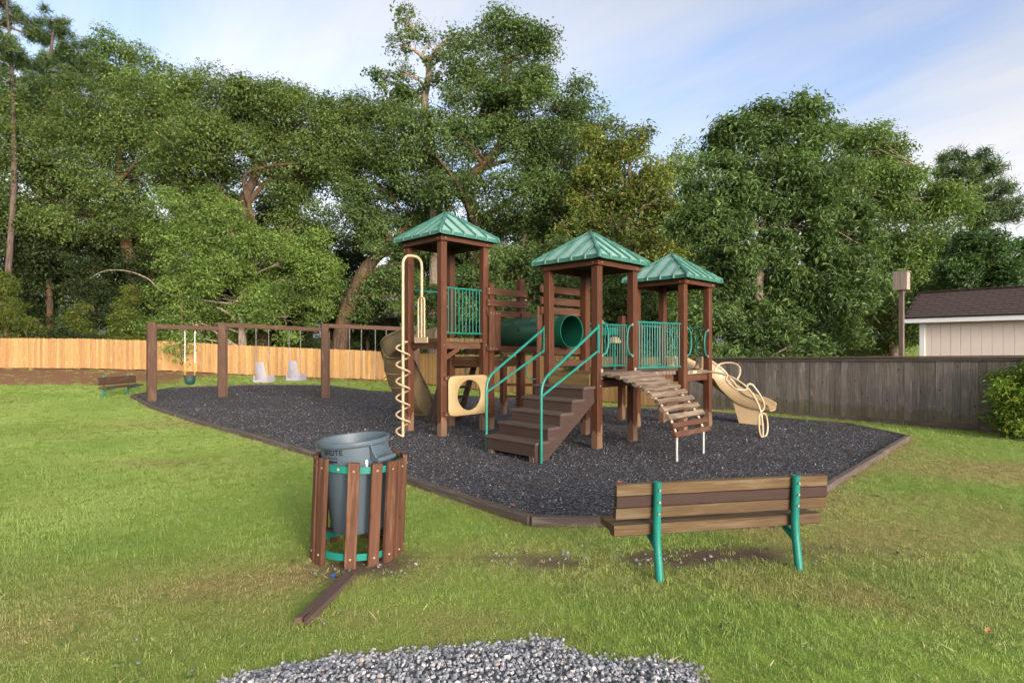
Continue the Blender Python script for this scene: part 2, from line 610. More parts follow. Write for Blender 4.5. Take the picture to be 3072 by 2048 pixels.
M_YELLOW = paint('yellow_strap', (0.50, 0.34, 0.03), 0.5, 0.1)
M_RUBBER = paint('dark_green_rubber', (0.012, 0.055, 0.045), 0.6, 0.2)
M_BELT = paint('black_rubber', (0.012, 0.013, 0.014), 0.6, 0.2)
M_SHINGLE = paint('brown_shingle', (0.050, 0.032, 0.028), 0.9, 0.35, scale=6.0)
M_SIDING = paint('grey_beige_siding', (0.72, 0.63, 0.53), 0.65, 0.05, (0.40, 0.40, 0.30), 0.12)
M_HOUSEW = paint('brown_house_siding', (0.06, 0.035, 0.025), 0.8, 0.2)
M_GLASS = paint('dark_window', (0.02, 0.025, 0.03), 0.1, 0.1)
M_ROPE = paint('brown_rope', (0.10, 0.06, 0.035), 0.9, 0.2)

# ------------------------------------------------------------------ ground
MULCH = [(-13.4, 20.06), (-10.3, 16.3), (-7.9, 13.8), (-5.65, 11.6), (-3.12, 9.08), (-1.43, 7.45), (0.19, 5.62), (2.5, 5.55), (7.59, 10.89),
         (7.49, 12.66), (5.23, 14.95), (4.17, 16.3), (2.6, 16.9), (0.13, 20.8), (-3.9, 23.1), (-8.2, 25.4), (-10.8, 25.0), (-13.7, 23.0)]
_gr = [(526, 1561), (590, 1546), (647, 1530), (720, 1517), (791, 1507), (870, 1500), (946, 1495), (1040, 1488), (1120, 1481), (1195, 1477), (1228, 1465), (1284, 1470), (1305, 1496),
       (1394, 1515), (1450, 1520), (1511, 1514), (1560, 1523), (1599, 1535), (1618, 1567)]
GRAVEL = [(-1.95, 2.2), (-1.75, 2.75)] + [((x - 1176) / (y - 798) * CAM_H, CAM_H * FPX / (y - 798)) for x, y in _gr] + [(1.12, 2.7), (1.0, 2.2)]
F_L0, F_L1 = (-33.0, 29.7), (-5.9, 31.4)          # new fence along the back
F_S0, F_S1 = (-5.6, 31.0), (12.6, 8.16)           # fence along the right-hand side
FS_DIR = Vector((F_S1[0] - F_S0[0], F_S1[1] - F_S0[1], 0)).normalized()


def behind_fence(X, Y):
    a = (Y > 29.7 + (X + 33.0) * (1.7 / 27.1))
    s = ((X - F_S0[0]) * (-FS_DIR.y) + (Y - F_S0[1]) * FS_DIR.x) > 0
    return a | s


def spot(X, Y, x, y, rx, ry, ang=0.0):
    c, s_ = math.cos(ang), math.sin(ang)
    dx, dy = X - x, Y - y
    u, v = (dx * c + dy * s_) / rx, (-dx * s_ + dy * c) / ry
    return np.exp(-(u * u + v * v))


def dry_f(X, Y):
    n = 0.55 * vnoise(X, Y, 0.55, 11) + 0.3 * vnoise(X, Y, 1.7, 12) + 0.15 * vnoise(X, Y, 5.0, 13)
    d = sm((n - 0.42) / 0.4) * 0.6
    # right-hand lawn drier, left-hand lawn greener
    d = d * (0.38 + 0.48 * sm((X + 1.8) / 3.5))
    fuzz = 0.55 + 0.9 * vnoise(X, Y, 3.3, 14)
    for a in ((-1.35, 4.6, 0.75, 0.5), (-5.3, 8.6, 1.0, 0.35), (-3.4, 3.5, 0.9, 0.35), (2.3, 4.0, 0.5, 0.25), (1.2, 4.35, 1.6, 0.35), (-0.6, 3.6, 1.0, 0.25),
              (-2.0, 4.2, 1.1, 0.35), (0.1, 4.9, 0.8, 0.3), (-8, 13, 1.2, 0.5), (4.2, 5.2, 1.4, 0.5), (6.5, 8.0, 2.5, 0.7)):
        d = d + 0.45 * spot(X, Y, *a) * fuzz
    d = d + 0.45 * np.exp(-(dist_poly(MULCH, X, Y) / 0.22) ** 2)
    d = d + 0.5 * np.exp(-(dist_poly(GRAVEL, X, Y) / 0.1) ** 2) * vnoise(X, Y, 6, 4)
    return np.clip(d, 0, 1)


def bare_f(X, Y):
    fuzz = np.clip(2.6 * vnoise(X, Y, 2.3, 21) - 0.55, 0, 1.4) * (0.5 + vnoise(X, Y, 9.0, 22))
    b = spot(X, Y, -1.25, 4.62, 0.42, 0.34) + 1.25 * spot(X, Y, 1.45, 4.75, 1.3, 0.2, 0.1) + 0.7 * spot(X, Y, 0.25, 4.72, 0.5, 0.12) + 0.7 * spot(X, Y, 2.33, 4.02, 0.22, 0.1)
    b = b + 0.55 * spot(X, Y, -5.1, 8.5, 0.4, 0.18)
    b = b + 0.5 * spot(X, Y, 9.7, 10.5, 1.0, 0.6)
    return np.clip(b * fuzz, 0, 1)


def straw_f(X, Y):
    w = vnoise(X, Y, 0.5, 31) * 2.2
    s = sm((Y + w - 23.6 - 0.12 * (X + 20)) / 1.2) * sm((-X - 13.0 - w) / 2.5)
    s = np.maximum(s, 0.7 * sm((Y + w * 0.5 - 27.6) / 1.6) * vnoise(X, Y, 0.45, 33))
    return np.clip(np.where(behind_fence(X, Y), 1.0 * (Y < 46), s), 0, 1)


def axis(segs):
    out = []
    for a, b, st in segs:
        out.append(np.arange(a, b - 1e-6, st))
    out.append(np.array([segs[-1][1]]))
    return np.concatenate(out)


def ground_mat():
    m, nt, out = mat_new('lawn_ground')
    geo = nt.nodes.new('ShaderNodeNewGeometry')
    P = geo.outputs['Position']
    dry = nd(nt, 'ShaderNodeAttribute', attribute_name='dry').outputs['Fac']
    bare = nd(nt, 'ShaderNodeAttribute', attribute_name='bare').outputs['Fac']
    straw = nd(nt, 'ShaderNodeAttribute', attribute_name='straw').outputs['Fac']
    n1 = noise(nt, P, 14, 5, 0.7)
    n2 = noise(nt, P, 60, 4, 0.7)
    n3 = noise(nt, nd(nt, 'ShaderNodeMapping', {'Vector': P, 'Scale': (20, 60, 20)}).outputs[0], 1.0, 4, 0.7)
    g = mixc(nt, ramp(nt, n2, [(0.35, 0.0), (0.65, 1.0)]), (0.13, 0.21, 0.028), (0.25, 0.34, 0.062))
    d = mixc(nt, ramp(nt, n2, [(0.35, 0.0), (0.65, 1.0)]), (0.150, 0.115, 0.045), (0.30, 0.25, 0.105))
    col = mixc(nt, dry, g, d)
    so = mixc(nt, ramp(nt, n2, [(0.3, 0.0), (0.7, 1.0)]), (0.070, 0.045, 0.030), (0.16, 0.115, 0.085))
    col = mixc(nt, bare, col, so)
    st = mixc(nt, ramp(nt, n3, [(0.3, 0.0), (0.7, 1.0)]), (0.13, 0.062, 0.033), (0.33, 0.185, 0.105))
    col = mixc(nt, straw, col, st)
    col = mixc(nt, mth(nt, 'MULTIPLY', ramp(nt, n1, [(0.35, 1.0), (0.6, 0.0)]), 0.35), col, mixc(nt, 1.0, col, (0.55, 0.6, 0.5), 'MULTIPLY'))
    h = mth(nt, 'ADD', n1, mth(nt, 'MULTIPLY', n2, 0.6))
    bs = nd(nt, 'ShaderNodeBsdfPrincipled', {'Base Color': col, 'Roughness': 0.95, 'Specular IOR Level': 0.1, 'Normal': bump(nt, h, 0.6, 0.03)})
    nt.links.new(bs.outputs[0], out.inputs[0])
    return m


def fattr(me, name, arr):
    a = me.attributes.new(name, 'FLOAT', 'POINT')
    a.data.foreach_set('value', np.asarray(arr, dtype=np.float32).ravel())


def build_ground():
    xs = axis([(-400, -60, 40), (-60, -30, 2), (-30, -9, 0.5), (-9, 9, 0.125), (9, 14, 0.25), (14, 60, 2), (60, 400, 40)])
    ys = axis([(-120, -10, 10), (-10, 1.5, 1.0), (1.5, 10, 0.125), (10, 32, 0.4), (32, 60, 1.5), (60, 900, 40)])
    X, Y = np.meshgrid(xs, ys)
    Z = gz(X, Y)
    n, mm = len(xs), len(ys)
    v = np.stack([X, Y, Z], -1).reshape(-1, 3)
    idx = np.arange(n * mm).reshape(mm, n)
    f = np.stack([idx[:-1, :-1], idx[:-1, 1:], idx[1:, 1:], idx[1:, :-1]], -1).reshape(-1, 4)
    me = mesh_np('ground', v, f, ground_mat(), True)
    fattr(me, 'dry', dry_f(X, Y))
    fattr(me, 'bare', bare_f(X, Y))
    fattr(me, 'straw', straw_f(X, Y))
    o = link('ground', me)
    tag(o, 'lawn and bare earth under the whole playground', None, None, 'structure')


build_ground()


def mulch_mat():
    m, nt, out = mat_new('rubber_mulch')
    geo = nt.nodes.new('ShaderNodeNewGeometry')
    P = geo.outputs['Position']
    vo = nd(nt, 'ShaderNodeTexVoronoi', {'Vector': P, 'Scale': 42.0, 'Randomness': 1.0})
    cell = nd(nt, 'ShaderNodeSeparateColor', {0: vo.outputs['Color']})
    n1 = noise(nt, P, 1.1, 4, 0.6)
    n2 = noise(nt, P, 30, 4, 0.7)
    col = ramp(nt, cell.outputs[0], [(0.0, (0.015, 0.015, 0.017)), (0.45, (0.033, 0.033, 0.039)), (0.8, (0.09, 0.09, 0.102)), (0.99, (0.17, 0.17, 0.18)), (1.0, (0.5, 0.48, 0.45))])
    col = mixc(nt, ramp(nt, n1, [(0.45, 0.0), (0.7, 0.65)]), col, mixc(nt, n2, (0.03, 0.022, 0.017), (0.085, 0.065, 0.05)))
    h = mth(nt, 'ADD', mth(nt, 'MULTIPLY', vo.outputs['Distance'], -1.0), mth(nt, 'ADD', cell.outputs[1], n2))
    bs = nd(nt, 'ShaderNodeBsdfPrincipled', {'Base Color': col, 'Roughness': 0.8, 'Specular IOR Level': 0.3, 'Normal': bump(nt, h, 0.9, 0.02)})
    nt.links.new(bs.outputs[0], out.inputs[0])
    return m


M_MULCH = mulch_mat()


def mulch_z(X, Y):
    h = gz(X, Y) + 0.02 + 0.035 * vnoise(X, Y, 0.8, 41) + 0.014 * vnoise(X, Y, 3.0, 42)
    # hollows scuffed under the swings, at the slide exit, before the steps and ramp
    for (x, y, r) in ((-10.7, 18.75, 0.6), (-8.6, 20.0, 0.6), (-7.6, 20.45, 0.6), (-5.9, 21.2, 0.6), (-5.0, 21.5, 0.6), (6.0, 12.4, 0.6), (0.2, 8.5, 0.7), (2.8, 8.7, 0.7)):
        h = h - 0.04 * spot(X, Y, x, y, r, r)
    return np.maximum(h + 0.012, gz(X, Y) + 0.012)


def build_mulch():
    st = 0.2
    xs, ys = np.arange(-14.4, 8.4, st), np.arange(5.0, 26.2, st)
    X, Y = np.meshgrid(xs, ys)
    ins = inside(MULCH, X, Y)
    PX, PY = X.copy(), Y.copy()
    best = np.full(X.shape, 1e9)
    for i in range(len(MULCH)):
        x1, y1 = MULCH[i]
        x2, y2 = MULCH[(i + 1) % len(MULCH)]
        dx, dy = x2 - x1, y2 - y1
        t = np.clip(((X - x1) * dx + (Y - y1) * dy) / (dx * dx + dy * dy), 0, 1)
        qx, qy = x1 + t * dx, y1 + t * dy
        d = np.hypot(X - qx, Y - qy)
        k = (d < best) & ~ins
        best = np.where(d < best, d, best)
        PX, PY = np.where(k, qx, PX), np.where(k, qy, PY)
    idx = np.arange(X.size).reshape(X.shape)
    anyin = ins[:-1, :-1] | ins[:-1, 1:] | ins[1:, 1:] | ins[1:, :-1]
    f = np.stack([idx[:-1, :-1], idx[:-1, 1:], idx[1:, 1:], idx[1:, :-1]], -1)[anyin]
    v = np.stack([PX, PY, mulch_z(PX, PY)], -1).reshape(-1, 3)
    used = np.unique(f)
    remap = np.zeros(X.size, int)
    remap[used] = np.arange(len(used))
    me = mesh_np('mulch_bed', v[used], remap[f], M_MULCH, True)
    o = link('mulch_bed', me)
    tag(o, 'dark grey rubber mulch bed under the play equipment', None, None, 'structure')


build_mulch()


def build_border():
    t = thing('timber_border', 'low weathered timber border around the dark mulch bed', 'border', (0.19, 5.62, 0))
    n = len(MULCH)
    for i in range(n):
        a, b = Vector((*MULCH[i], 0)), Vector((*MULCH[(i + 1) % n], 0))
        L = (b - a).length
        k = max(1, round(L / 2.4))
        for j in range(k):
            p, q = a.lerp(b, j / k), a.lerp(b, (j + 1) / k)
            d = (q - p).normalized()
            p, q = p + d * 0.004, q - d * 0.004
            nrm = Vector((-d.y, d.x, 0)) * random.uniform(-0.015, 0.015)
            p, q = p + nrm, q - nrm
            p.z = gzf(p.x, p.y) + 0.035 + random.uniform(-0.012, 0.012)
            q.z = gzf(q.x, q.y) + 0.035 + random.uniform(-0.012, 0.012)
            beam('timber', t, p, q, 0.095, 0.10, M_TIMBER, ch=0.014)


build_border()


# ------------------------------------------------------------------ scattered stuff through geometry nodes (source pieces live in the same mesh)
def scatter(name, pieces, pts, rots, scl, attrs, mat, label):
    """pieces: list of (verts, faces); pts (n,3) rots (n,3) scl (n,) attrs dict"""
    V, F, pid = [], [], []
    for i, (v, f) in enumerate(pieces):
        o = len(V)
        V.extend(v)
        F.extend([[k + o for k in q] for q in f])
        pid += [i] * len(v)
    nv = len(V)
    allv = np.concatenate([np.array(V, dtype=np.float32), np.asarray(pts, dtype=np.float32)])
    me = mesh_np(name, allv, F, mat)
    n = len(pts)
    a = me.attributes.new('pid', 'INT', 'POINT')
    a.data.foreach_set('value', np.concatenate([np.array(pid), np.full(n, -1)]).astype(np.int32))
    a = me.attributes.new('rot', 'FLOAT_VECTOR', 'POINT')
    a.data.foreach_set('vector', np.concatenate([np.zeros((nv, 3)), rots]).astype(np.float32).ravel())
    fattr(me, 'scl', np.concatenate([np.ones(nv), scl]))
    for k, arr in attrs.items():
        fattr(me, k, np.concatenate([np.zeros(nv), arr]))
    o = link(name, me)
    ng = bpy.data.node_groups.new(name + '_scatter', 'GeometryNodeTree')
    ng.interface.new_socket('Geometry', in_out='INPUT', socket_type='NodeSocketGeometry')
    ng.interface.new_socket('Geometry', in_out='OUTPUT', socket_type='NodeSocketGeometry')
    gi, go = ng.nodes.new('NodeGroupInput'), ng.nodes.new('NodeGroupOutput')

    def named(nm, typ):
        q = ng.nodes.new('GeometryNodeInputNamedAttribute')
        q.data_type = typ
        q.inputs['Name'].default_value = nm
        return next(s for s in q.outputs if s.name == 'Attribute' and s.enabled)
    cmp_ = ng.nodes.new('FunctionNodeCompare')
    cmp_.data_type = 'INT'
    cmp_.operation = 'LESS_THAN'
    ia = [s for s in cmp_.inputs if s.type == 'INT']
    ng.links.new(named('pid', 'INT'), ia[0])
    ia[1].default_value = 0
    sep = ng.nodes.new('GeometryNodeSeparateGeometry')
    sep.domain = 'POINT'
    ng.links.new(gi.outputs[0], sep.inputs[0])
    ng.links.new(cmp_.outputs[0], sep.inputs[1])
    spl = ng.nodes.new('GeometryNodeSplitToInstances')
    spl.domain = 'POINT'
    ng.links.new(sep.outputs[1], spl.inputs[0])
    ng.links.new(named('pid', 'INT'), spl.inputs['Group ID'])
    iop = ng.nodes.new('GeometryNodeInstanceOnPoints')
    ng.links.new(sep.outputs[0], iop.inputs['Points'])
    ng.links.new(spl.outputs[0], iop.inputs['Instance'])
    iop.inputs['Pick Instance'].default_value = True
    e2r = ng.nodes.new('FunctionNodeEulerToRotation')
    ng.links.new(named('rot', 'FLOAT_VECTOR'), e2r.inputs[0])
    ng.links.new(e2r.outputs[0], iop.inputs['Rotation'])
    ng.links.new(named('scl', 'FLOAT'), iop.inputs['Scale'])
    ng.links.new(iop.outputs[0], go.inputs[0])
    md = o.modifiers.new('scatter', 'NODES')
    md.node_group = ng
    tag(o, label, None, None, 'stuff')
    return o


def grass_mat():
    m, nt, out = mat_new('grass_blades')
    dry = nd(nt, 'ShaderNodeAttribute', attribute_name='dry', attribute_type='INSTANCER').outputs['Fac']
    tint = nd(nt, 'ShaderNodeAttribute', attribute_name='tint', attribute_type='INSTANCER').outputs['Fac']
    vo = nd(nt, 'ShaderNodeNewGeometry')
    n = noise(nt, vo.outputs['Position'], 55, 2, 0.6)
    g = mixc(nt, tint, (0.165, 0.268, 0.050), (0.345, 0.450, 0.130))
    d = mixc(nt, tint, (0.25, 0.21, 0.08), (0.47, 0.40, 0.18))
    f = mth(nt, 'ADD', mth(nt, 'MULTIPLY', dry, 1.15), mth(nt, 'MULTIPLY', mth(nt, 'SUBTRACT', n, 0.5), 1.1), True)
    col = mixc(nt, f, g, d)
    p = nd(nt, 'ShaderNodeBsdfPrincipled', {'Base Color': col, 'Roughness': 0.55, 'Specular IOR Level': 0.3})
    t = nd(nt, 'ShaderNodeBsdfTranslucent', {'Color': col})
    mx = nd(nt, 'ShaderNodeMixShader', {0: 0.35, 1: p.outputs[0], 2: t.outputs[0]})
    nt.links.new(mx.outputs[0], out.inputs[0])
    return m


def tuft(rng, nb, rad, l0, l1, wid, lean=0.8):
    v, f = [], []
    for _ in range(nb):
        a, r = rng.uniform(0, 6.283), rad * math.sqrt(rng.random())
        x, y = r * math.cos(a), r * math.sin(a)
        L = rng.uniform(l0, l1)
        w = wid * rng.uniform(0.7, 1.3)
        d = rng.uniform(0, 6.283)
        le = rng.uniform(0.15, 1.0) * lean
        dx, dy = math.cos(d), math.sin(d)
        px, py = -dy * w / 2, dx * w / 2
        m1 = (x + dx * L * 0.3 * le, y + dy * L * 0.3 * le, L * 0.62 * (1 - 0.25 * le))
        tip = (x + dx * L * 0.85 * le, y + dy * L * 0.85 * le, L * (1 - 0.5 * le))
        o = len(v)
        v += [(x - px, y - py, -0.005), (x + px, y + py, -0.005), (m1[0] + px * 0.8, m1[1] + py * 0.8, m1[2]), (m1[0] - px * 0.8, m1[1] - py * 0.8, m1[2]), tip]
        f += [(o, o + 1, o + 2, o + 3), (o + 3, o + 2, o + 4)]
    return v, f


def build_grass():
    rng = np.random.default_rng(5)
    P, S = [], []
    for (y0, y1, dens, s0) in ((2.3, 4.6, 470, 0.66), (4.6, 7.0, 340, 0.7), (7, 11, 190, 0.82), (11, 18, 90, 1.05), (18, 32, 34, 1.4)):
        xw = 0.95 * y1 + 0.6
        n = int(dens * 2 * xw * (y1 - y0))
        x, y = rng.uniform(-xw, xw, n), rng.uniform(y0, y1, n)
        k = np.abs(x) < 0.95 * y + 0.5
        x, y = x[k], y[k]
        ok = ~inside(MULCH, x, y) & ~behind_fence(x, y)
        ok &= (dist_poly(MULCH, x, y) > 0.05)
        ing = inside(GRAVEL, x, y)
        ok &= ~(ing & (rng.random(len(x)) > 0.012 + 0.25 * np.exp(-(dist_poly(GRAVEL, x, y) / 0.06) ** 2)))
        x, y = x[ok], y[ok]
        b, st, d = bare_f(x, y), straw_f(x, y), dry_f(x, y)
        keep = rng.random(len(x)) < (1 - 0.93 * np.clip(b * 1.5, 0, 1)) * (1 - 0.93 * np.clip(st * 1.2, 0, 1)) * (1 - 0.35 * d)
        x, y, d = x[keep], y[keep], d[keep]
        P.append(np.stack([x, y, gz(x, y), d], -1))
        lush = 0.75 + 0.5 * vnoise(x, y, 0.8, 51) - 0.25 * d
        S.append(s0 * lush * rng.uniform(0.7, 1.25, len(x)))
    P, S = np.concatenate(P), np.concatenate(S)
    n = len(P)
    tint = np.clip(0.6 * vnoise(P[:, 0], P[:, 1], 0.7, 61) + 0.25 * vnoise(P[:, 0], P[:, 1], 3, 62) + rng.uniform(-0.1, 0.3, n), 0, 1)
    rot = np.stack([rng.normal(0, 0.12, n), rng.normal(0, 0.12, n), rng.uniform(0, 6.28, n)], -1)
    r2 = random.Random(3)
    pieces = [tuft(r2, 34, 0.085, 0.018, 0.046, 0.0042, 1.1) for _ in range(7)] + [tuft(r2, 20, 0.07, 0.03, 0.065, 0.0042, 1.15) for _ in range(2)] + [tuft(r2, 7, 0.06, 0.06, 0.12, 0.0038, 1.25)]
    scatter('grass', pieces, P[:, :3], rot, S, {'dry': P[:, 3], 'tint': tint}, grass_mat(), 'short green and straw-coloured lawn grass')
    print('grass tufts', n)


build_grass()


def rock_piece(rng, flat=0.6, cut=0.35):
    """angular pebble: cut icosahedron"""
    ph = (1 + 5 ** 0.5) / 2
    v = []
    for a, b in ((1, ph), (-1, ph), (1, -ph), (-1, -ph)):
        v += [(0, a, b), (a, b, 0), (b, 0, a)]
    v = np.array(v) / math.hypot(1, ph)
    d = np.linalg.norm(v[:, None] - v[None], axis=-1)
    el = d[d > 0.01].min() * 1.1
    F = []
    for i in range(12):
        for j in range(i + 1, 12):
            for k in range(j + 1, 12):
                if d[i, j] < el and d[j, k] < el and d[i, k] < el:
                    n = np.cross(v[j] - v[i], v[k] - v[i])
                    F.append((i, j, k) if n @ v[i] > 0 else (i, k, j))
    s = np.array([1.0, rng.uniform(0.6, 0.95), flat * rng.uniform(0.7, 1.2)])
    v = v * (1 + rng.uniform(-cut, cut, (12, 1))) * s
    return [tuple(p) for p in v], F


def stone_mat(name, stops, rough=0.75):
    m, nt, out = mat_new(name)
    tint = nd(nt, 'ShaderNodeAttribute', attribute_name='tint', attribute_type='INSTANCER').outputs['Fac']
    geo = nt.nodes.new('ShaderNodeNewGeometry')
    n = noise(nt, geo.outputs['Position'], 120, 4, 0.7)
    col = ramp(nt, tint, stops)
    col = mixc(nt, mth(nt, 'MULTIPLY', n, 0.5), col, mixc(nt, 1.0, col, (0.55, 0.55, 0.56), 'MULTIPLY'))
    bs = nd(nt, 'ShaderNodeBsdfPrincipled', {'Base Color': col, 'Roughness': rough, 'Specular IOR Level': 0.3, 'Normal': bump(nt, n, 0.3, 0.004)})
    nt.links.new(bs.outputs[0], out.inputs[0])
    return m


def build_gravel():
    rng = np.random.default_rng(9)
    n = 15000
    x, y = rng.uniform(-2.1, 1.3, n), rng.uniform(2.2, 3.6, n)
    d = dist_poly(GRAVEL, x, y)
    ins = inside(GRAVEL, x, y)
    k = ins | (rng.random(n) < 0.55 * np.exp(-(d / 0.035) ** 2))
    # a scatter of stray pebbles by the bin and along the worn strip
    x, y, d, ins = x[k], y[k], d[k], ins[k]
    lay = rng.random(len(x))
    z = gz(x, y) + 0.004 + 0.022 * lay * np.where(ins, np.clip(d / 0.12, 0.2, 1), 0.2)
    sx = np.concatenate([rng.normal(-1.15, 0.22, 16), rng.normal(0.9, 0.6, 60), rng.uniform(-3, 3, 12)])
    sy = np.concatenate([rng.normal(4.5, 0.1, 16), rng.normal(4.75, 0.12, 60), rng.uniform(3.0, 5.2, 12)])
    x, y = np.concatenate([x, sx]), np.concatenate([y, sy])
    z = np.concatenate([z, gz(sx, sy) + 0.006])
    n = len(x)
    s = rng.uniform(0.008, 0.0175, n)
    rot = np.stack([rng.uniform(-0.7, 0.7, n), rng.uniform(-0.7, 0.7, n), rng.uniform(0, 6.28, n)], -1)
    pieces = [rock_piece(rng, 0.62) for _ in range(7)]
    mt = stone_mat('grey_gravel_stone', [(0.0, (0.12, 0.13, 0.145)), (0.35, (0.23, 0.24, 0.26)), (0.7, (0.35, 0.36, 0.38)), (0.95, (0.50, 0.50, 0.50)), (1.0, (0.36, 0.27, 0.2))])
    tint = rng.random(n)
    tint[-len(sx):] = rng.uniform(0.1, 0.55, len(sx))
    scatter('gravel', pieces, np.stack([x, y, z], -1), rot, s, {'tint': tint}, mt, 'pale grey crushed stone path ending in the grass')
    # a dull bed below the stones
    vv = [(px, py, gzf(px, py) + 0.004) for px, py in GRAVEL]
    o = link('gravel_bed', mesh_np('gravel_bed', vv, [list(range(len(vv)))], paint('gravel_dust', (0.11, 0.11, 0.115), 0.9, 0.35, scale=40)))
    tag(o, 'fine grey grit under the crushed stone path', None, None, 'structure')


build_gravel()


def build_chips():
    rng = np.random.default_rng(19)
    P, S = [], []
    for (y0, y1, dens, s0) in ((5.3, 8.0, 1500, 0.9), (8.0, 11.0, 900, 1.05), (11, 16, 380, 1.3), (16, 26, 110, 1.7)):
        n = int(dens * 20 * (y1 - y0))
        x, y = rng.uniform(-14, 8, n), rng.uniform(y0, y1, n)
        k = inside(MULCH, x, y) & (dist_poly(MULCH, x, y) > 0.04)
        x, y = x[k], y[k]
        P.append(np.stack([x, y, mulch_z(x, y) + 0.003], -1))
        S.append(s0 * rng.uniform(0.006, 0.0145, len(x)))
    P, S = np.concatenate(P), np.concatenate(S)
    n = len(P)
    rot = np.stack([rng.uniform(-1, 1, n), rng.uniform(-1, 1, n), rng.uniform(0, 6.28, n)], -1)
    pieces = [rock_piece(rng, 0.35, 0.4) for _ in range(5)]
    mt = stone_mat('mulch_chip', [(0.0, (0.012, 0.012, 0.014)), (0.45, (0.033, 0.033, 0.039)), (0.8, (0.095, 0.095, 0.107)), (0.985, (0.21, 0.21, 0.22)), (0.997, (0.55, 0.53, 0.5))], 0.6)
    scatter('mulch_chips', pieces, P, rot, S, {'tint': rng.random(n)}, mt, 'loose dark rubber chips on the mulch bed')
    print('chips', n)


build_chips()


def build_litter():
    """straw clippings and small weeds in the lawn"""
    rng = np.random.default_rng(29)
    n = 5200
    y = 2.4 + 8.5 * rng.random(n) ** 1.5
    x = rng.uniform(-1, 1, n) * (0.95 * y + 0.4)
    k = ~inside(MULCH, x, y) & ~inside(GRAVEL, x, y)
    k &= rng.random(n) < 0.25 + 0.75 * dry_f(x, y) + 0.3 * bare_f(x, y)
    x, y = x[k], y[k]
    n = len(x)
    pieces = []
    r2 = random.Random(8)
    for _ in range(6):
        v, f = [], []
        for _ in range(r2.choice((1, 1, 2))):
            a, L = r2.uniform(0, 6.28), r2.uniform(0.03, 0.10)
            dx, dy = math.cos(a), math.sin(a)
            o = len(v)
            w = 0.0016
            h = r2.uniform(0.004, 0.018)
            v += [(-dx * L / 2 - dy * w, -dy * L / 2 + dx * w, 0), (-dx * L / 2 + dy * w, -dy * L / 2 - dx * w, 0), (dy * w, -dx * w, h), (-dy * w, dx * w, h), (dx * L / 2, dy * L / 2, h * r2.uniform(0, 1))]
            f += [(o, o + 1, o + 2, o + 3), (o + 3, o + 2, o + 4)]
        pieces.append((v, f))
    mt = stone_mat('straw', [(0.0, (0.24, 0.18, 0.08)), (0.6, (0.45, 0.37, 0.19)), (1.0, (0.62, 0.55, 0.34))], 0.8)
    rot = np.stack([rng.normal(0, 0.15, n), rng.normal(0, 0.15, n), rng.uniform(0, 6.28, n)], -1)
    scatter('straw_litter', pieces, np.stack([x, y, gz(x, y) + 0.024], -1), rot, rng.uniform(0.7, 1.4, n), {'tint': rng.random(n)}, mt, 'dry straw clippings strewn over the lawn')
    # broad-leaved weeds, thickest along the timber border and bare strips
    n = 2600
    y = 2.4 + 9.0 * rng.random(n) ** 1.3
    x = rng.uniform(-1, 1, n) * (0.95 * y + 0.4)
    dm = dist_poly(MULCH, x, y)
    k = ~inside(GRAVEL, x, y) & (rng.random(n) < 0.10 + 0.5 * np.exp(-(dm / 0.25) ** 2) + 0.4 * np.clip(bare_f(x, y), 0, 1))
    k &= ~(inside(MULCH, x, y) & (dm > 0.3))
    k &= vnoise(x, y, 1.1, 71) > 0.42
    x, y = x[k], y[k]
    n = len(x)
    pieces = []
    for _ in range(5):
        v, f = [], []
        for _ in range(r2.randint(5, 9)):
            a, L = r2.uniform(0, 6.28), r2.uniform(0.015, 0.035)
            dx, dy = math.cos(a), math.sin(a)
            w = L * 0.32
            h = r2.uniform(0.008, 0.025)
            o = len(v)
            v += [(0, 0, 0.004), (dx * L * 0.55 - dy * w, dy * L * 0.55 + dx * w, h), (dx * L, dy * L, h * 0.8), (dx * L * 0.55 + dy * w, dy * L * 0.55 - dx * w, h)]
            f += [(o, o + 1, o + 2), (o, o + 2, o + 3)]
        pieces.append((v, f))
    mt = stone_mat('weed_leaf', [(0.0, (0.05, 0.10, 0.02)), (0.7, (0.12, 0.20, 0.04)), (1.0, (0.22, 0.26, 0.07))], 0.5)
    rot = np.stack([rng.normal(0, 0.2, n), rng.normal(0, 0.2, n), rng.uniform(0, 6.28, n)], -1)
    zz = np.where(inside(MULCH, x, y), mulch_z(x, y), gz(x, y) + 0.012)
    scatter('weeds', pieces, np.stack([x, y, zz], -1), rot, rng.uniform(0.5, 1.15, n), {'tint': rng.random(n)}, mt, 'small broad-leaved weeds along the mulch border')
    print('litter', n)


build_litter()

# ------------------------------------------------------------------ play structure
R2 = math.sqrt(0.5)
U, V, ZU = Vector((R2, R2, 0)), Vector((-R2, R2, 0)), Vector((0, 0, 1))
S = 1.08                     # post spacing of a tower
F1, F2, F3 = Vector((-1.34, 10.89, 0)), Vector((1.441, 9.66, 0)), Vector((3.43, 11.43, 0))
PW = 0.14
D1, D2 = 1.93, 1.30          # deck heights

play = thing('play_structure', 'large wooden play structure with three green-roofed towers on dark mulch', 'playground', (1.4, 11.0, 0))


def tp(F, s, t, z):
    return F + U * s + V * t + ZU * z


def post(x, y, z1, w=PW, mat=None, z0=-0.25):
    return beam('post', play, (x, y, z0), (x, y, z1), w, w, mat or M_POST, up=U, ch=0.008)


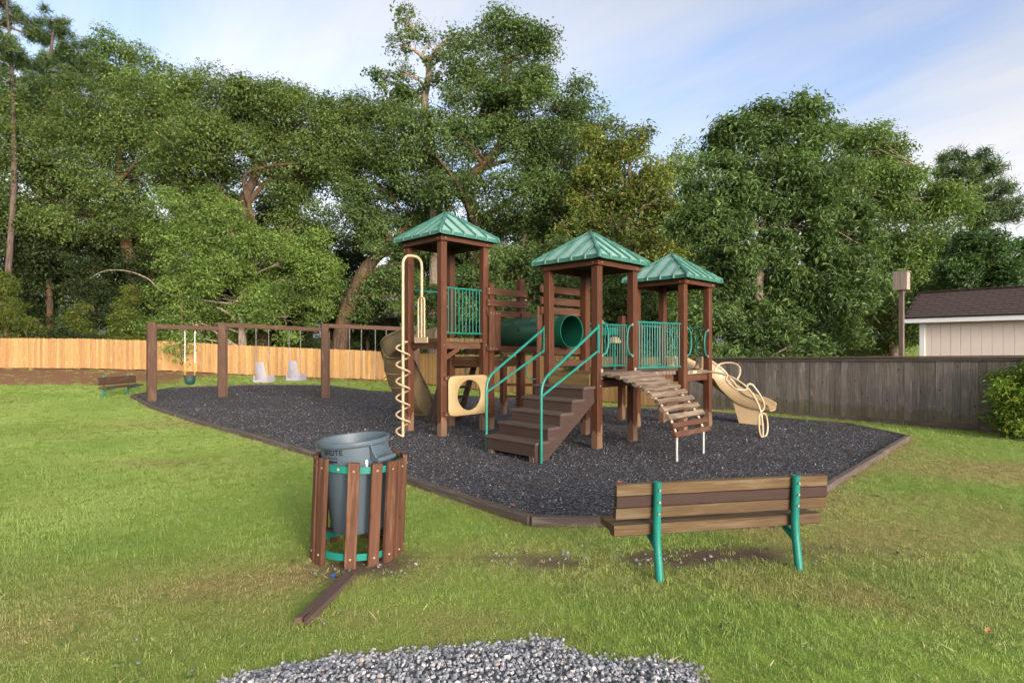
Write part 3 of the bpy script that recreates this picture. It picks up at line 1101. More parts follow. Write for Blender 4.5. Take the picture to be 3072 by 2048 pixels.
def tower(F, eave):
    c = tp(F, S / 2, S / 2, 0)
    for s, t in ((0, 0), (S, 0), (0, S), (S, S)):
        p = tp(F, s, t, 0)
        post(p.x, p.y, eave - 0.005)
    # fascia beams round the post tops
    h = PW / 2 + 0.022
    for (a, b) in (((-h, -h), (S + h, -h)), ((S + h, -h), (S + h, S + h)), ((S + h, S + h), (-h, S + h)), ((-h, S + h), (-h, -h))):
        pa, pb = tp(F, a[0], a[1], eave - 0.05), tp(F, b[0], b[1], eave - 0.05)
        d = (pb - pa).normalized()
        beam('fascia_beam', play, pa + d * 0.021, pb + d * 0.019, 0.04, 0.095, M_POST)
    # pyramid roof
    hs, lip, rise = 0.757, 0.07, 0.60
    b = MB()
    e0, e1, pk = eave, eave + lip, eave + rise
    cs = [(-hs, -hs), (hs, -hs), (hs, hs), (-hs, hs)]
    vv = []
    for (s, t) in cs:
        vv.append(tuple(c + U * s + V * t + ZU * e0))
    for (s, t) in cs:
        vv.append(tuple(c + U * s * 0.985 + V * t * 0.985 + ZU * e1))
    for (s, t) in cs:
        vv.append(tuple(c + U * s * 0.035 + V * t * 0.035 + ZU * pk))
    for (s, t) in cs:
        vv.append(tuple(c + U * s * 0.96 + V * t * 0.96 + ZU * (e0 + 0.012)))
    ff = []
    for i in range(4):
        j = (i + 1) % 4
        ff += [(i, j, 4 + j, 4 + i), (4 + i, 4 + j, 8 + j, 8 + i), (12 + i, 12 + j, j, i)]
    ff += [(8, 9, 10, 11)]
    b.add(vv, ff)
    roof = b.build('roof', M_ROOF, play)
    lm = MB()
    for i in range(4):
        j = (i + 1) % 4
        q = [Vector(vv[i]), Vector(vv[j]), Vector(vv[4 + j]), Vector(vv[4 + i])]
        dd = (q[1] - q[0]).normalized()
        oo = dd.cross(ZU) * 0.004
        lm.add([tuple(x + oo) for x in q] + [tuple(x - oo * 2) for x in q], [(0, 1, 2, 3), (7, 6, 5, 4), (0, 4, 5, 1), (3, 2, 6, 7)])
    lm.build('eave_lip', M_RIB, roof)
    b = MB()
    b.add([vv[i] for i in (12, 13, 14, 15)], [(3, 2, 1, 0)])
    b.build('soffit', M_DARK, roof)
    # standing ribs, butted on the hips, and hip caps
    ax = [(U, V), (V, -U), (-U, -V), (-V, U)]
    slope_top = (hs * 0.035, pk)
    for (a, n) in ax:
        for k in range(1, 5):
            q = -1 + 2 * k / 5
            s = q * hs * 0.985
            up_f = 1 - abs(q)                       # where the rib meets the hip
            nz = lambda f: (hs * 0.985 * (1 - f) + slope_top[0] * f, e1 + (pk - e1) * f)
            n0, z0 = nz(0)
            n1, z1 = nz(max(0.05, up_f - 0.03))
            m = MB()
            m.tube([c + a * s - n * (n0 + 0.008) + ZU * (e0 + 0.008), c + a * s - n * (n0 + 0.006) + ZU * (z0 - 0.004), c + a * s - n * n1 + ZU * (z1 + 0.012)], [0.026, 0.032, 0.030], 7)
            m.build('rib', M_RIB, roof, None, True)
    for (s, t) in cs:
        m = MB()
        k = c + U * s + V * t
        m.tube([k + ZU * (e0 + 0.004), k * 0.995 + c * 0.005 + ZU * (e1 - 0.002), c + (k - c) * 0.04 + ZU * (pk + 0.004)], [0.036, 0.040, 0.034], 9)
        m.build('hip_cap', M_RIB, roof, None, True)
    return c


for F, e in ((F1, 3.885), (F2, 3.237), (F3, 3.125)):
    tower(F, e)


def deck(F, s0, s1, t0, t1, z, along='V', th=0.075, n=None, mat=None):
    """rim joists as the part, each plank a sub-part"""
    m = MB()
    zr = z - th - 0.065
    for (a, b) in (((s0, t0), (s1, t0)), ((s0, t1), (s1, t1)), ((s0, t0), (s0, t1)), ((s1, t0), (s1, t1))):
        pa, pb = tp(F, a[0], a[1], zr), tp(F, b[0], b[1], zr)
        d = (pb - pa).normalized()
        m.obox((pa + pb) / 2, (pb - pa) / 2 - d * 0.075, ZU.cross(d) * 0.02, ZU * 0.064)
    r = m.build('deck_frame', M_BOARD, play)
    n = n or max(3, round(((s1 - s0) if along == 'V' else (t1 - t0)) / 0.125))
    for i in range(n):
        if along == 'V':
            w = (s1 - s0) / n
            p, q = tp(F, s0 + (i + 0.5) * w, t0 - 0.05, z - th / 2), tp(F, s0 + (i + 0.5) * w, t1 + 0.05, z - th / 2)
        else:
            w = (t1 - t0) / n
            p, q = tp(F, s0 - 0.05, t0 + (i + 0.5) * w, z - th / 2), tp(F, s1 + 0.05, t0 + (i + 0.5) * w, z - th / 2)
        dz = ZU * random.uniform(-0.004, 0.004)
        beam('plank', r, p + dz, q + dz, w - 0.01, th, mat or M_DECK)
    return r


deck(F1, 0.02, S - 0.02, 0.02, S - 0.02, D1, n=8)
deck(F2, 0.02, S - 0.02, 0.02, S - 0.02, D2, n=8)
deck(F3, 0.02, S - 0.02, 0.02, S - 0.02, D2 - 0.02, n=8, mat=M_RAMP)
# bridge between the two lower towers
Tr, Tb = tp(F2, S, 0, 0), tp(F2, S, S, 0)
BL = (F3 - Tr).dot(U)
deck(F2, S + 0.1, S + BL - 0.02, 0.02, S - 0.02, D2 - 0.012, n=11, mat=M_RAMP)


def barrier(p0, p1, z0, z1, n, r=0.017, rb=0.0085):
    p0, p1 = Vector(p0), Vector(p1)
    top = pipe('guard_rail', play, [p0 + ZU * z1, p1 + ZU * z1], r, M_TEAL, 8)
    pipe('bottom_rail', top, [p0 + ZU * z0, p1 + ZU * z0], r, M_TEAL, 8)
    for i in range(n):
        p = p0.lerp(p1, (i + 0.6) / (n + 0.2))
        pipe('bar', top, [p + ZU * (z0 + 0.008), p + ZU * (z1 - 0.008)], rb, M_TEAL, 6)


def c_grip(p, d, z0, z1, out=0.17, r=0.0165):
    """C-shaped hand grip on a post, bulging along d"""
    d = Vector(d)
    pts = [p + ZU * z1, p + d * out * 0.55 + ZU * z1, p + d * out + ZU * (z1 - 0.14), p + d * out + ZU * (z0 + 0.14), p + d * out * 0.55 + ZU * z0, p + ZU * z0]
    g = pipe('hand_grip', play, round_corners(pts, 0.14, 6), r, M_TEAL, 8)
    m = MB()
    for z in (z0 - 0.02, z1 + 0.02):
        m.obox(p + ZU * z, U * 0.012, V * 0.012, ZU * 0.022)
    m.build('clamp', M_BOLT, g)


h = PW / 2 + 0.012
barrier(tp(F1, h, -0.02, 0), tp(F1, S - h, -0.02, 0), 2.03, 2.905, 10)
barrier(tp(F2, S + h, 0.0, 0), tp(F2, S + BL - h, (F3 - Tr).dot(V), 0), 1.37, 2.225, 18)
barrier(tp(F2, S + h, S, 0), tp(F2, S + BL - h, S, 0), 1.37, 2.225, 16)
barrier(tp(F3, 0.0 + h, S, 0), tp(F3, S - h, S, 0), 1.37, 2.22, 9)
barrier(tp(F2, S, S + 0.2, 0), tp(F2, S, S + 0.85, 0), 1.37, 2.2, 5)
# T1 back: high rail and grips beside the curved slide
pipe('guard_rail', play, [tp(F1, h, S, 2.93), tp(F1, S - h, S, 2.93)], 0.017, M_TEAL, 8)
c_grip(tp(F1, h, S, 0), U, 2.1, 2.62)
c_grip(tp(F1, S - h, S, 0), -U, 2.1, 2.62)
# ramp opening of T2
c_grip(tp(F2, h, -0.055, 0), U, 1.64, 2.17)
c_grip(tp(F2, S - h, -0.055, 0), -U, 1.62, 2.15)
# climber opening of T3 and slide opening
c_grip(tp(F3, h, -0.05, 0), U, 1.60, 2.13)
c_grip(tp(F3, S - h, -0.05, 0), -U, 1.58, 2.10)
c_grip(tp(F3, S, h, 0), V, 1.58, 2.10)
c_grip(tp(F3, S, S - h, 0), -V, 1.58, 2.10)
pipe('guard_rail', play, [tp(F3, S, h, 2.17), tp(F3, S, S - h, 2.17)], 0.017, M_TEAL, 8)

# crawl tube and its two framed walls
tc0, tc1 = tp(F2, S / 2 - 0.06, S - 0.14, 2.055), tp(F2, S / 2 + 0.10, S + 1.70, 2.055)


def crawl_tube():
    n, ro, ri = 40, 0.303, 0.29
    d = (tc1 - tc0).normalized()
    e2 = ZU
    e1 = e2.cross(d) * -1
    v, f = [], []
    rings = [(tc0, ri, 0), (tc0, ro, 0), (tc1, ro, 0), (tc1, ri, 0)]
    seq = [(tc0, ri), (tc0 - d * 0.012, ri + 0.006), (tc0, ro), (tc1, ro), (tc1 + d * 0.012, ri + 0.006), (tc1, ri), (tc0, ri)]
    for (c, r) in seq:
        for k in range(n):
            a = 2 * math.pi * k / n
            v.append(tuple(c + e1 * r * math.cos(a) + e2 * r * math.sin(a)))
    for i in range(len(seq) - 1):
        for k in range(n):
            k2 = (k + 1) % n
            f.append((i * n + k, i * n + k2, (i + 1) * n + k2, (i + 1) * n + k))
    b = MB()
    b.add(v, f)
    t = b.build('crawl_tube', M_TUBE, play, None, True)
    # round spy holes on the near side
    for s in (0.62, 1.18):
        for ang in (-8,):
            a = math.radians(180 + ang)
            c = tc0 + d * s + (e1 * math.cos(a) + e2 * math.sin(a)) * (ro + 0.001)
            nrm = (e1 * math.cos(a) + e2 * math.sin(a))
            t2 = nrm.cross(d)
            b = MB()
            vv = [tuple(c + (d * math.cos(q) + t2 * math.sin(q)) * 0.034 + nrm * 0.002) for q in [2 * math.pi * k / 14 for k in range(14)]]
            b.add(vv, [tuple(range(14))])
            b.build('spy_hole', M_DARK, t)
    # bright rim at the mouth
    ring = [tc0 - d * 0.012 + (e1 * math.cos(2 * math.pi * k / n) + e2 * math.sin(2 * math.pi * k / n)) * ro for k in range(n)]
    pipe('rim', t, ring, 0.006, M_TEAL, 5, True)


crawl_tube()


def hboard(F, s0, s1, t, z, hgt=0.135, th=0.038, mat=None):
    beam('board', play, tp(F, s0, t, z), tp(F, s1, t, z), th, hgt, mat or M_BOARD)


def vboard(F, s, t, z0, z1, w=0.135, th=0.038, mat=None):
    beam('board', play, tp(F, s, t, z0), tp(F, s, t, z1), w, th, mat or M_BOARD, up=V)


# wall at T2 (behind its back-left side)
tw = S + 0.0
for z in (2.83, 2.615, 2.435):
    hboard(F2, -0.12, S + 0.12, tw + PW / 2 + 0.021, z)
hboard(F2, -0.1, S + 0.1, tw + PW / 2 + 0.021, 1.685, 0.135)
hboard(F2, 0.08, S - 0.08, tw + 0.0, 1.45, 0.10)
for s in (-0.11, 0.03):
    vboard(F2, s, tw + PW / 2 + 0.062, 1.61, 2.50)
for s in (S - 0.17, S - 0.03, S + 0.1):
    vboard(F2, s, tw + PW / 2 + 0.062, 1.61, 2.50)

# middle platform behind the tallest tower, with the other framed wall
F4 = tp(F1, S, 0, 0)
p = tp(F4, 0.17, 0.0, 0); post(p.x, p.y, 3.07)
p = tp(F4, S, 0, 0); post(p.x, p.y, 3.23)
p = tp(F4, S, S, 0); post(p.x, p.y, 2.6)
hboard(F4, -0.0, S + 0.11, -PW / 2 - 0.021, 2.905)
hboard(F4, -0.0, S + 0.11, -PW / 2 - 0.021, 2.67)
hboard(F4, 0.0, S + 0.2, -PW / 2 - 0.021, 2.455, 0.12)
hboard(F4, 0.0, S + 0.15, -PW / 2 - 0.021, 1.73, 0.11)
for s in (0.10, 0.268, 1.04, 1.2):
    vboard(F4, s, -PW / 2 - 0.062, 1.68, 2.50, 0.16)
deck(F4, 0.0, S - 0.02, 0.02, S - 0.02, 1.55, n=8)
# bearers under the tube
for s in (S / 2 - 0.27, S / 2 + 0.25):
    beam('bearer', play, tp(F2, s, S + 0.12, 1.715), tp(F2, s, S + 1.55, 1.715), 0.04, 0.12, M_BOARD)
# pipe handle beyond the wall
pipe('pipe_handle', play, round_corners([tp(F4, S, 0.1, 2.80), tp(F4, S + 0.33, 0.1, 2.80), tp(F4, S + 0.33, 0.26, 2.80), tp(F4, S, 0.26, 2.80)], 0.06), 0.019, M_BEIGE, 8)

# step ladder down the back of the middle platform
for s in (0.0, 0.84):
    a, b_ = tp(F4, s - 0.05, S + 0.06, 1.48), tp(F4, s - 0.05, S + 0.72, -0.05)
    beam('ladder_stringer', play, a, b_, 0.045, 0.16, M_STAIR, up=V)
for k in range(6):
    f = (k + 0.7) / 6.4
    q0, q1 = tp(F4, 0.0 - 0.05, S + 0.06 + 0.66 * f, 1.48 - 1.5 * f), tp(F4, 0.79, S + 0.06 + 0.66 * f, 1.48 - 1.5 * f)
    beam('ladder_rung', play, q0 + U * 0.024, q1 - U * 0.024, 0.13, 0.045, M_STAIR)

# porthole panel below the tallest deck
for z in (1.165, 0.47):
    hboard(F1, -0.02, S + 0.09, -PW / 2 - 0.021, z, 0.09)


def porthole_panel():
    s0, s1, z0, z1 = 0.06, 1.085, 0.43, 1.205
    cs, cz, r = 0.58, 0.82, 0.30
    t0 = -PW / 2 - 0.043
    n = 48
    b = MB()
    outer, inner = [], []
    rc = 0.06
    W, H = (s1 - s0) / 2, (z1 - z0) / 2
    for k in range(n):
        a = 2 * math.pi * k / n
        c_, s_ = math.cos(a), math.sin(a)
        # rounded rectangle by superellipse
        q = (abs(c_) ** 9 + abs(s_) ** 9) ** (-1 / 9)
        outer.append(((s0 + s1) / 2 + W * c_ * q, (z0 + z1) / 2 + H * s_ * q))
        inner.append((cs + r * c_, cz + r * s_))
    ring = [(cs + (r + 0.022) * math.cos(2 * math.pi * k / n), cz + (r + 0.022) * math.sin(2 * math.pi * k / n)) for k in range(n)]
    sh = [(((s0 + s1) / 2) + (x - (s0 + s1) / 2) * 0.978, ((z0 + z1) / 2) + (z - (z0 + z1) / 2) * 0.975) for x, z in outer]
    rows = [(outer, t0), (outer, t0 - 0.014), (sh, t0 - 0.022), ([(cs + (r + 0.03) * math.cos(2 * math.pi * k / n), cz + (r + 0.03) * math.sin(2 * math.pi * k / n)) for k in range(n)], t0 - 0.022),
            (ring, t0 - 0.016), (inner, t0 - 0.016), (inner, t0), (outer, t0)]
    v, f = [], []
    for row, t in rows:
        for (x, z) in row:
            v.append(tuple(tp(F1, x, t, z)))
    for i in range(len(rows) - 1):
        for k in range(n):
            k2 = (k + 1) % n
            f.append((i * n + k, (i + 1) * n + k, (i + 1) * n + k2, i * n + k2))
    b.add(v, f)
    pn = b.build('porthole_panel', M_PANEL, play, None, True)
    for s in (s0 + 0.09, s0 + 0.36, s1 - 0.3, s1 - 0.06):
        for z in (z0 + 0.045, z1 - 0.045):
            m = MB()
            q = tp(F1, s, t0 - 0.024, z)
            m.tube([q, q - V * 0.006], [0.011, 0.008], 8)
            m.build('bolt', M_STEEL, pn)


porthole_panel()

# corkscrew climber
cm = tp(F1, -0.02, S * 0.5, 0)
cp = cm - U * 0.50
pole_pts = round_corners([cp + ZU * -0.1, cp + ZU * 3.53, cm - U * 0.06 + ZU * 3.53, cm - U * 0.06 + ZU * (D1 - 0.05)], 0.2, 7)
ck = pipe('corkscrew_pole', play, pole_pts, 0.027, M_BEIGE, 12)
hel = []
nt_ = 5.65
for k in range(int(nt_ * 18) + 1):
    a = 2 * math.pi * k / 18
    hel.append(cp + U * 0.128 * math.cos(a + 0.3) + V * 0.128 * math.sin(a + 0.3) + ZU * (1.86 - 1.80 * k / (nt_ * 18)))
hel = [cp + ZU * 1.87] + hel + [cp + ZU * 0.05]
pipe('corkscrew_coil', ck, hel, 0.017, M_BEIGE, 8)
m = MB()
m.obox(cm - U * 0.075 + ZU * (D1 - 0.03), V * 0.21, U * 0.012, ZU * 0.055)
pl = m.build('mounting_plate', M_BEIGE, ck)
for k in (-0.12, 0.0, 0.12):
    m = MB()
    q = cm - U * 0.087 + V * k + ZU * (D1 - 0.03)
    m.tube([q, q - U * 0.008], 0.013, 8)
    m.build('bolt', M_STEEL, ck)
pipe('inner_grip', play, round_corners([cm - U * 0.07 + V * 0.1 + ZU * (D1 - 0.02), cm - U * 0.07 + V * 0.1 + ZU * 2.74, cm - U * 0.07 - V * 0.1 + ZU * 2.74, cm - U * 0.07 - V * 0.1 + ZU * (D1 - 0.02)], 0.09, 6), 0.018, M_BEIGE, 10)


def chute(name, path, wdt, wall, mat, flare=None, ribs=0, hood=None):
    """open slide bed swept along path; returns the part"""
    P = smooth_path(path, 7)
    n = len(P)
    prof = []
    prof = [(-1.0, 1.0), (-0.985, 0.6), (-0.95, 0.25), (-0.85, 0.06), (-0.6, 0.0), (0.0, -0.02), (0.6, 0.0), (0.85, 0.06), (0.95, 0.25), (0.985, 0.6), (1.0, 1.0)]
    b = MB()
    v, f = [], []
    for i, p in enumerate(P):
        a, c = P[max(0, i - 1)], P[min(n - 1, i + 1)]
        t = (c - a).normalized()
        side = t.cross(ZU).normalized()
        upv = side.cross(t)
        wl = wall[min(len(wall) - 1, int(i / n * len(wall)))] if isinstance(wall, list) else wall
        if isinstance(wall, list):
            x = i / (n - 1) * (len(wall) - 1)
            j = min(int(x), len(wall) - 2)
            wl = wall[j] * (1 - (x - j)) + wall[j + 1] * (x - j)
        ring = []
        for (q, h_) in prof:
            ring.append(p + side * q * wdt / 2 + upv * h_ * wl)
        th = 0.022
        # rolled rim and underside
        ring = [ring[0] - side * 0.05 - upv * 0.035, ring[0] - side * 0.045 + upv * 0.006] + ring + [ring[-1] + side * 0.045 + upv * 0.006, ring[-1] + side * 0.05 - upv * 0.035]
        outer = [p + side * q * (wdt / 2 + th) + upv * (h_ * wl - th) for (q, h_) in reversed(prof)]
        ring += outer
        m_ = len(ring)
        v += [tuple(x) for x in ring]
    for i in range(n - 1):
        for q in range(m_):
            q2 = (q + 1) % m_
            f.append((i * m_ + q, (i + 1) * m_ + q, (i + 1) * m_ + q2, i * m_ + q2))
    f.append(tuple(range(m_)))
    f.append(tuple((n - 1) * m_ + q for q in range(m_ - 1, -1, -1)))
    b.add(v, f)
    o = b.build(name, mat, play, None, True)
    for r_ in range(ribs):
        i = int((r_ + 0.7) / ribs * (n - 1))
        p = P[i]
        t = (P[min(n - 1, i + 1)] - P[max(0, i - 1)]).normalized()
        side = t.cross(ZU).normalized()
        upv = side.cross(t)
        x = i / (n - 1) * (len(wall) - 1) if isinstance(wall, list) else 0
        wl = (wall[int(min(x, len(wall) - 1))] if isinstance(wall, list) else wall)
        m = MB()
        m.tube([p + side * q * (wdt / 2 + 0.026) + upv * (h_ * wl - 0.028) for (q, h_) in prof], 0.016, 6)
        m.build('rib', mat, o, None, True)
    return o, P


# curved slide off the tallest tower
sm0 = tp(F1, S / 2, S + 0.05, D1 - 0.02)
ctr = tp(F1, S / 2, S, 0) + V * 0.86 + U * 0.74
path = [sm0, sm0 + V * 0.38 - ZU * 0.06]
for k in range(7):
    a = math.radians(8 + k * 14)
    q = ctr - U * 0.80 * math.cos(a) + V * 0.80 * math.sin(a)
    path.append(q + ZU * (D1 - 0.3 - 1.42 * (k / 6.0)))
path.append(path[-1] + (path[-1] - path[-2]).normalized() * 0.22 + ZU * 0.05)
o, _ = chute('curved_slide', path, 0.62, [0.24, 0.42, 0.50, 0.46, 0.34], M_SPIRAL, ribs=6)
# ears at the slide entry
for sgn in (-1, 1):
    m = MB()
    q = tp(F1, S / 2 + sgn * 0.30, S + 0.02, D1 - 0.02)
    pts = []
    prof = [(-0.16, 0), (0.2, 0), (0.2, 0.16), (0.12, 0.24), (0.0, 0.24), (-0.1, 0.14)]
    vv = [tuple(q + V * a + ZU * z + U * (0.025 * sg)) for sg in (-1, 1) for a, z in prof]
    n_ = len(prof)
    m.add(vv, [tuple(range(n_ - 1, -1, -1)), tuple(range(n_, 2 * n_))] + [(i, (i + 1) % n_, n_ + (i + 1) % n_, n_ + i) for i in range(n_)])
    m.build('slide_ear', M_SLIDE, play)

# tan slide off the far tower
e0 = tp(F3, S + 0.02, S / 2 - 0.02, D2 - 0.0)
path = [e0, e0 + U * 0.28 - ZU * 0.03, Vector((4.50, 13.08, 1.03)), Vector((4.82, 13.10, 0.76)), Vector((5.12, 13.00, 0.53)), Vector((5.42, 12.82, 0.41)), Vector((5.64, 12.66, 0.385)), Vector((5.76, 12.56, 0.375))]
sl, PP = chute('tan_slide', path, 0.46, [0.20, 0.30, 0.33, 0.30, 0.24, 0.12], M_SLIDE)
m = MB()
q = Vector((5.36, 12.855, 0))
d = (Vector((5.42, 12.82, 0)) - Vector((5.12, 13.0, 0))).normalized()
sd = d.cross(ZU)
vv = []
for (z, l0, l1, w, zl) in ((-0.05, -0.16, 0.26, 0.17, -0.05), (0.38, -0.34, 0.24, 0.17, 0.60)):
    for (a, b_, z_) in ((l0, -w, zl), (l1, -w, z), (l1, w, z), (l0, w, zl)):
        vv.append(tuple(q + d * a + sd * b_ + ZU * z_))
m.add(vv, [(0, 1, 5, 4), (1, 2, 6, 5), (2, 3, 7, 6), (3, 0, 4, 7), (4, 5, 6, 7), (3, 2, 1, 0)])
m.build('support', M_SLIDE, sl)
for sgn in (-1, 1):
    m = MB()
    q = tp(F3, S + 0.02, S / 2 - 0.02 + sgn * 0.31, D2)
    prof = [(-0.12, 0), (0.24, 0), (0.22, 0.17), (0.14, 0.26), (0.05, 0.26), (-0.02, 0.1)]
    vv = [tuple(q + U * a + ZU * z + V * (0.028 * sg)) for sg in (-1, 1) for a, z in prof]
    n_ = len(prof)
    m.add(vv, [tuple(range(n_ - 1, -1, -1)), tuple(range(n_, 2 * n_))] + [(i, (i + 1) % n_, n_ + (i + 1) % n_, n_ + i) for i in range(n_)])
    m.build('slide_ear', M_SLIDE, sl)

# leaf climber: bent spine with loops
cb = tp(F3, S / 2, -0.04, 0)
cdir = Vector((0.66, -0.75, 0)).normalized()
spn = [cb - cdir * 0.05 + ZU * 1.26, cb + cdir * 0.3 + ZU * 1.255, cb + cdir * 0.58 + ZU * 1.22, cb + cdir * 0.85 + ZU * 1.12, cb + cdir * 1.06 + ZU * 0.98, cb + cdir * 1.22 + ZU * 0.78, cb + cdir * 1.32 + ZU * 0.55, cb + cdir * 1.36 + ZU * 0.3, cb + cdir * 1.37 - ZU * 0.05]
lc = pipe('loop_climber', play, smooth_path(spn, 5), 0.02, M_BEIGE, 10)
side = Vector((0.75, 0.66, 0))


def cl(d_, z, s_, up_=0.0):
    return cb + cdir * d_ + side * s_ + ZU * (z + up_)


pipe('loop', lc, smooth_path([cl(0.38, 1.255, 0.0), cl(0.40, 1.36, 0.06), cl(0.46, 1.43, 0.15), cl(0.64, 1.44, 0.24), cl(0.78, 1.37, 0.24), cl(0.84, 1.24, 0.15), cl(0.86, 1.13, 0.0)], 6), 0.018, M_BEIGE, 8)
pipe('loop', lc, smooth_path([cl(0.66, 1.20, 0.0), cl(0.70, 1.12, -0.13), cl(0.82, 1.04, -0.24), cl(0.98, 0.95, -0.25), cl(1.08, 0.94, -0.12), cl(1.08, 0.97, 0.0)], 6), 0.018, M_BEIGE, 8)
pipe('loop', lc, smooth_path([cl(1.06, 0.98, 0.0), cl(1.02, 1.03, 0.12), cl(1.06, 1.02, 0.22), cl(1.18, 0.82, 0.29), cl(1.27, 0.64, 0.27), cl(1.31, 0.56, 0.13), cl(1.33, 0.53, 0.0)], 6), 0.018, M_BEIGE, 8)
pipe('loop', lc, smooth_path([cl(1.35, 0.50, 0.0), cl(1.36, 0.48, -0.13), cl(1.37, 0.40, -0.17), cl(1.38, 0.2, -0.17), cl(1.38, 0.09, -0.10), cl(1.38, 0.06, 0.0), cl(1.38, 0.1, 0.12), cl(1.38, 0.22, 0.17), cl(1.37, 0.4, 0.16), cl(1.36, 0.49, 0.10)], 5, True), 0.018, M_BEIGE, 8)
m = MB()
m.obox(cb + cdir * -0.02 + ZU * 1.245, side * 0.16, cdir * 0.02, ZU * 0.03)
m.build('mounting_plate', M_BEIGE, lc)


# stairs
def stairs():
    top = tp(F2, -PW / 2 - 0.03, 0, 0)
    L = 1.46
    w0, w1 = -0.02, S + 0.0
    root = None
    tops = [0.32, 0.515, 0.71, 0.905, 1.10]
    nst = 5
    run = L / nst

    def q(l, t, z):
        return tp(F2, -PW / 2 - 0.02 - l, t, z)
    for t in (w0 + 0.03, w1 - 0.03):
        m = MB()
        # cut stringer: saw-tooth board
        prof = [(L, -0.05), (L, tops[0] - 0.04)]
        for i in range(nst):
            l0 = L - (i + 1) * run
            prof.append((l0, tops[i] - 0.04))
            if i < nst - 1:
                prof.append((l0, tops[i + 1] - 0.04))
        prof += [(0.0, 0.82), (L - 0.16, -0.05)]
        n_ = len(prof)
        vv = [tuple(q(l, t + sg * 0.02, z)) for sg in (-1, 1) for l, z in prof]
        m.add(vv, [tuple(range(n_)), tuple(range(2 * n_ - 1, n_ - 1, -1))] + [(i, n_ + i, n_ + (i + 1) % n_, (i + 1) % n_) for i in range(n_)])
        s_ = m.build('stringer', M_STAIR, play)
        root = root or s_
    for i in range(nst):
        l1, l0 = L - i * run, L - (i + 1) * run
        mid = (l0 + l1) / 2 + 0.02
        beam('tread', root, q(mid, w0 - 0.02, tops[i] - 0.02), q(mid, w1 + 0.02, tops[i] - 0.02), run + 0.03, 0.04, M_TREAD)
        zb = (tops[i - 1] + 0.002) if i else 0.10
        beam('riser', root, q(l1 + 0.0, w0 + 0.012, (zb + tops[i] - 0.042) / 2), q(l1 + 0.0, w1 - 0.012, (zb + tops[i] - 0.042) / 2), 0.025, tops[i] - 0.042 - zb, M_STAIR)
    # deck front board and blocks under the first step
    beam('deck_riser', root, q(0.0, 0.08, 1.20), q(0.0, S - 0.08, 1.20), 0.035, 0.20, M_DECK)
    for t in (0.06, S - 0.1):
        beam('foot_block', root, q(L - 0.02, t, -0.05), q(L - 0.02, t, 0.10), 0.09, 0.09, M_TIMBER, up=U)
    # handrails
    for t in (-0.075, S + 0.065):
        b0 = q(L - 0.06, t, -0.1)
        bend = q(L - 0.06, t, 1.24)
        end = q(-0.03, t, 2.10)
        jn = q(L - 0.06, t, 1.01)
        le = q(-0.03, t, 1.70)
        r = pipe('handrail', root, round_corners([b0, bend, end], 0.2, 7), 0.023, M_TEAL, 10)
        m = MB()
        m.tube([jn, le], 0.02, 9)
        m.tube([end + ZU * 0.04, le - ZU * 0.04], 0.023, 9)
        m.build('handrail', M_TEAL, root, None, True)


stairs()


# arched slat ramp
def ramp_():
    a0, b0 = tp(F2, 0.0, -0.10, D2 - 0.03), tp(F2, S, -0.10, D2 - 0.03)
    a1, b1 = Vector((2.44, 8.62, 0.40)), Vector((3.20, 9.36, 0.40))
    n = 12
    # arc profile: flat at the top, steep at the foot
    prof = []
    for k in range(41):
        a = (k / 40) * math.radians(78)
        prof.append((math.sin(a), math.cos(a)))
    x_end, z_end = prof[-1]

    def pt(f, s_):
        k = f * 40
        i = min(39, int(k))
        fr = k - i
        x = prof[i][0] * (1 - fr) + prof[i + 1][0] * fr
        z = prof[i][1] * (1 - fr) + prof[i + 1][1] * fr
        fx = x / x_end
        fz = (1 - z) / (1 - z_end)
        A = a0.lerp(a1, fx)
        B = b0.lerp(b1, fx)
        A.z = a0.z + (a1.z - a0.z) * fz
        B.z = b0.z + (b1.z - b0.z) * fz
        return A.lerp(B, s_)
    rail = [None, None]
    for j, s_ in enumerate((0.1, 0.9)):
        rail[j] = pipe('ramp_rail', play, [pt(k / 20, s_) for k in range(21)], 0.021, M_BEIGE, 9)
        foot = pt(1.0, s_)
        pipe('foot_tube', rail[j], [foot - ZU * 0.02, Vector((foot.x, foot.y, -0.15))], 0.022, M_STEEL, 9)
    for i in range(n):
        f = (i + 0.15) / (n - 0.72)
        f = min(f, 1.0)
        c0, c1 = pt(f, 0.0), pt(f, 1.0)
        t = (pt(min(1, f + 0.03), 0.5) - pt(max(0, f - 0.03), 0.5)).normalized()
        ax = (c1 - c0).normalized()
        nrm = ax.cross(t)
        if nrm.z < 0:
            nrm = -nrm
        j = random.uniform(-0.02, 0.02)
        beam('slat', rail[0], c0 + nrm * 0.03 - ax * (0.03 + j), c1 + nrm * 0.03 + ax * (0.03 - j), 0.088, 0.062, M_RAMP if i < n - 2 else M_BOARD, up=nrm, ch=0.009)
    for p in (tp(F2, 0.03, -PW / 2 - 0.012, D2 + 0.0), tp(F2, S - 0.03, -PW / 2 - 0.012, D2 + 0.0)):
        m = MB()
        m.obox(p, U * 0.025, V * 0.008, ZU * 0.09)
        m.build('bracket', M_BOLT, rail[0])


ramp_()

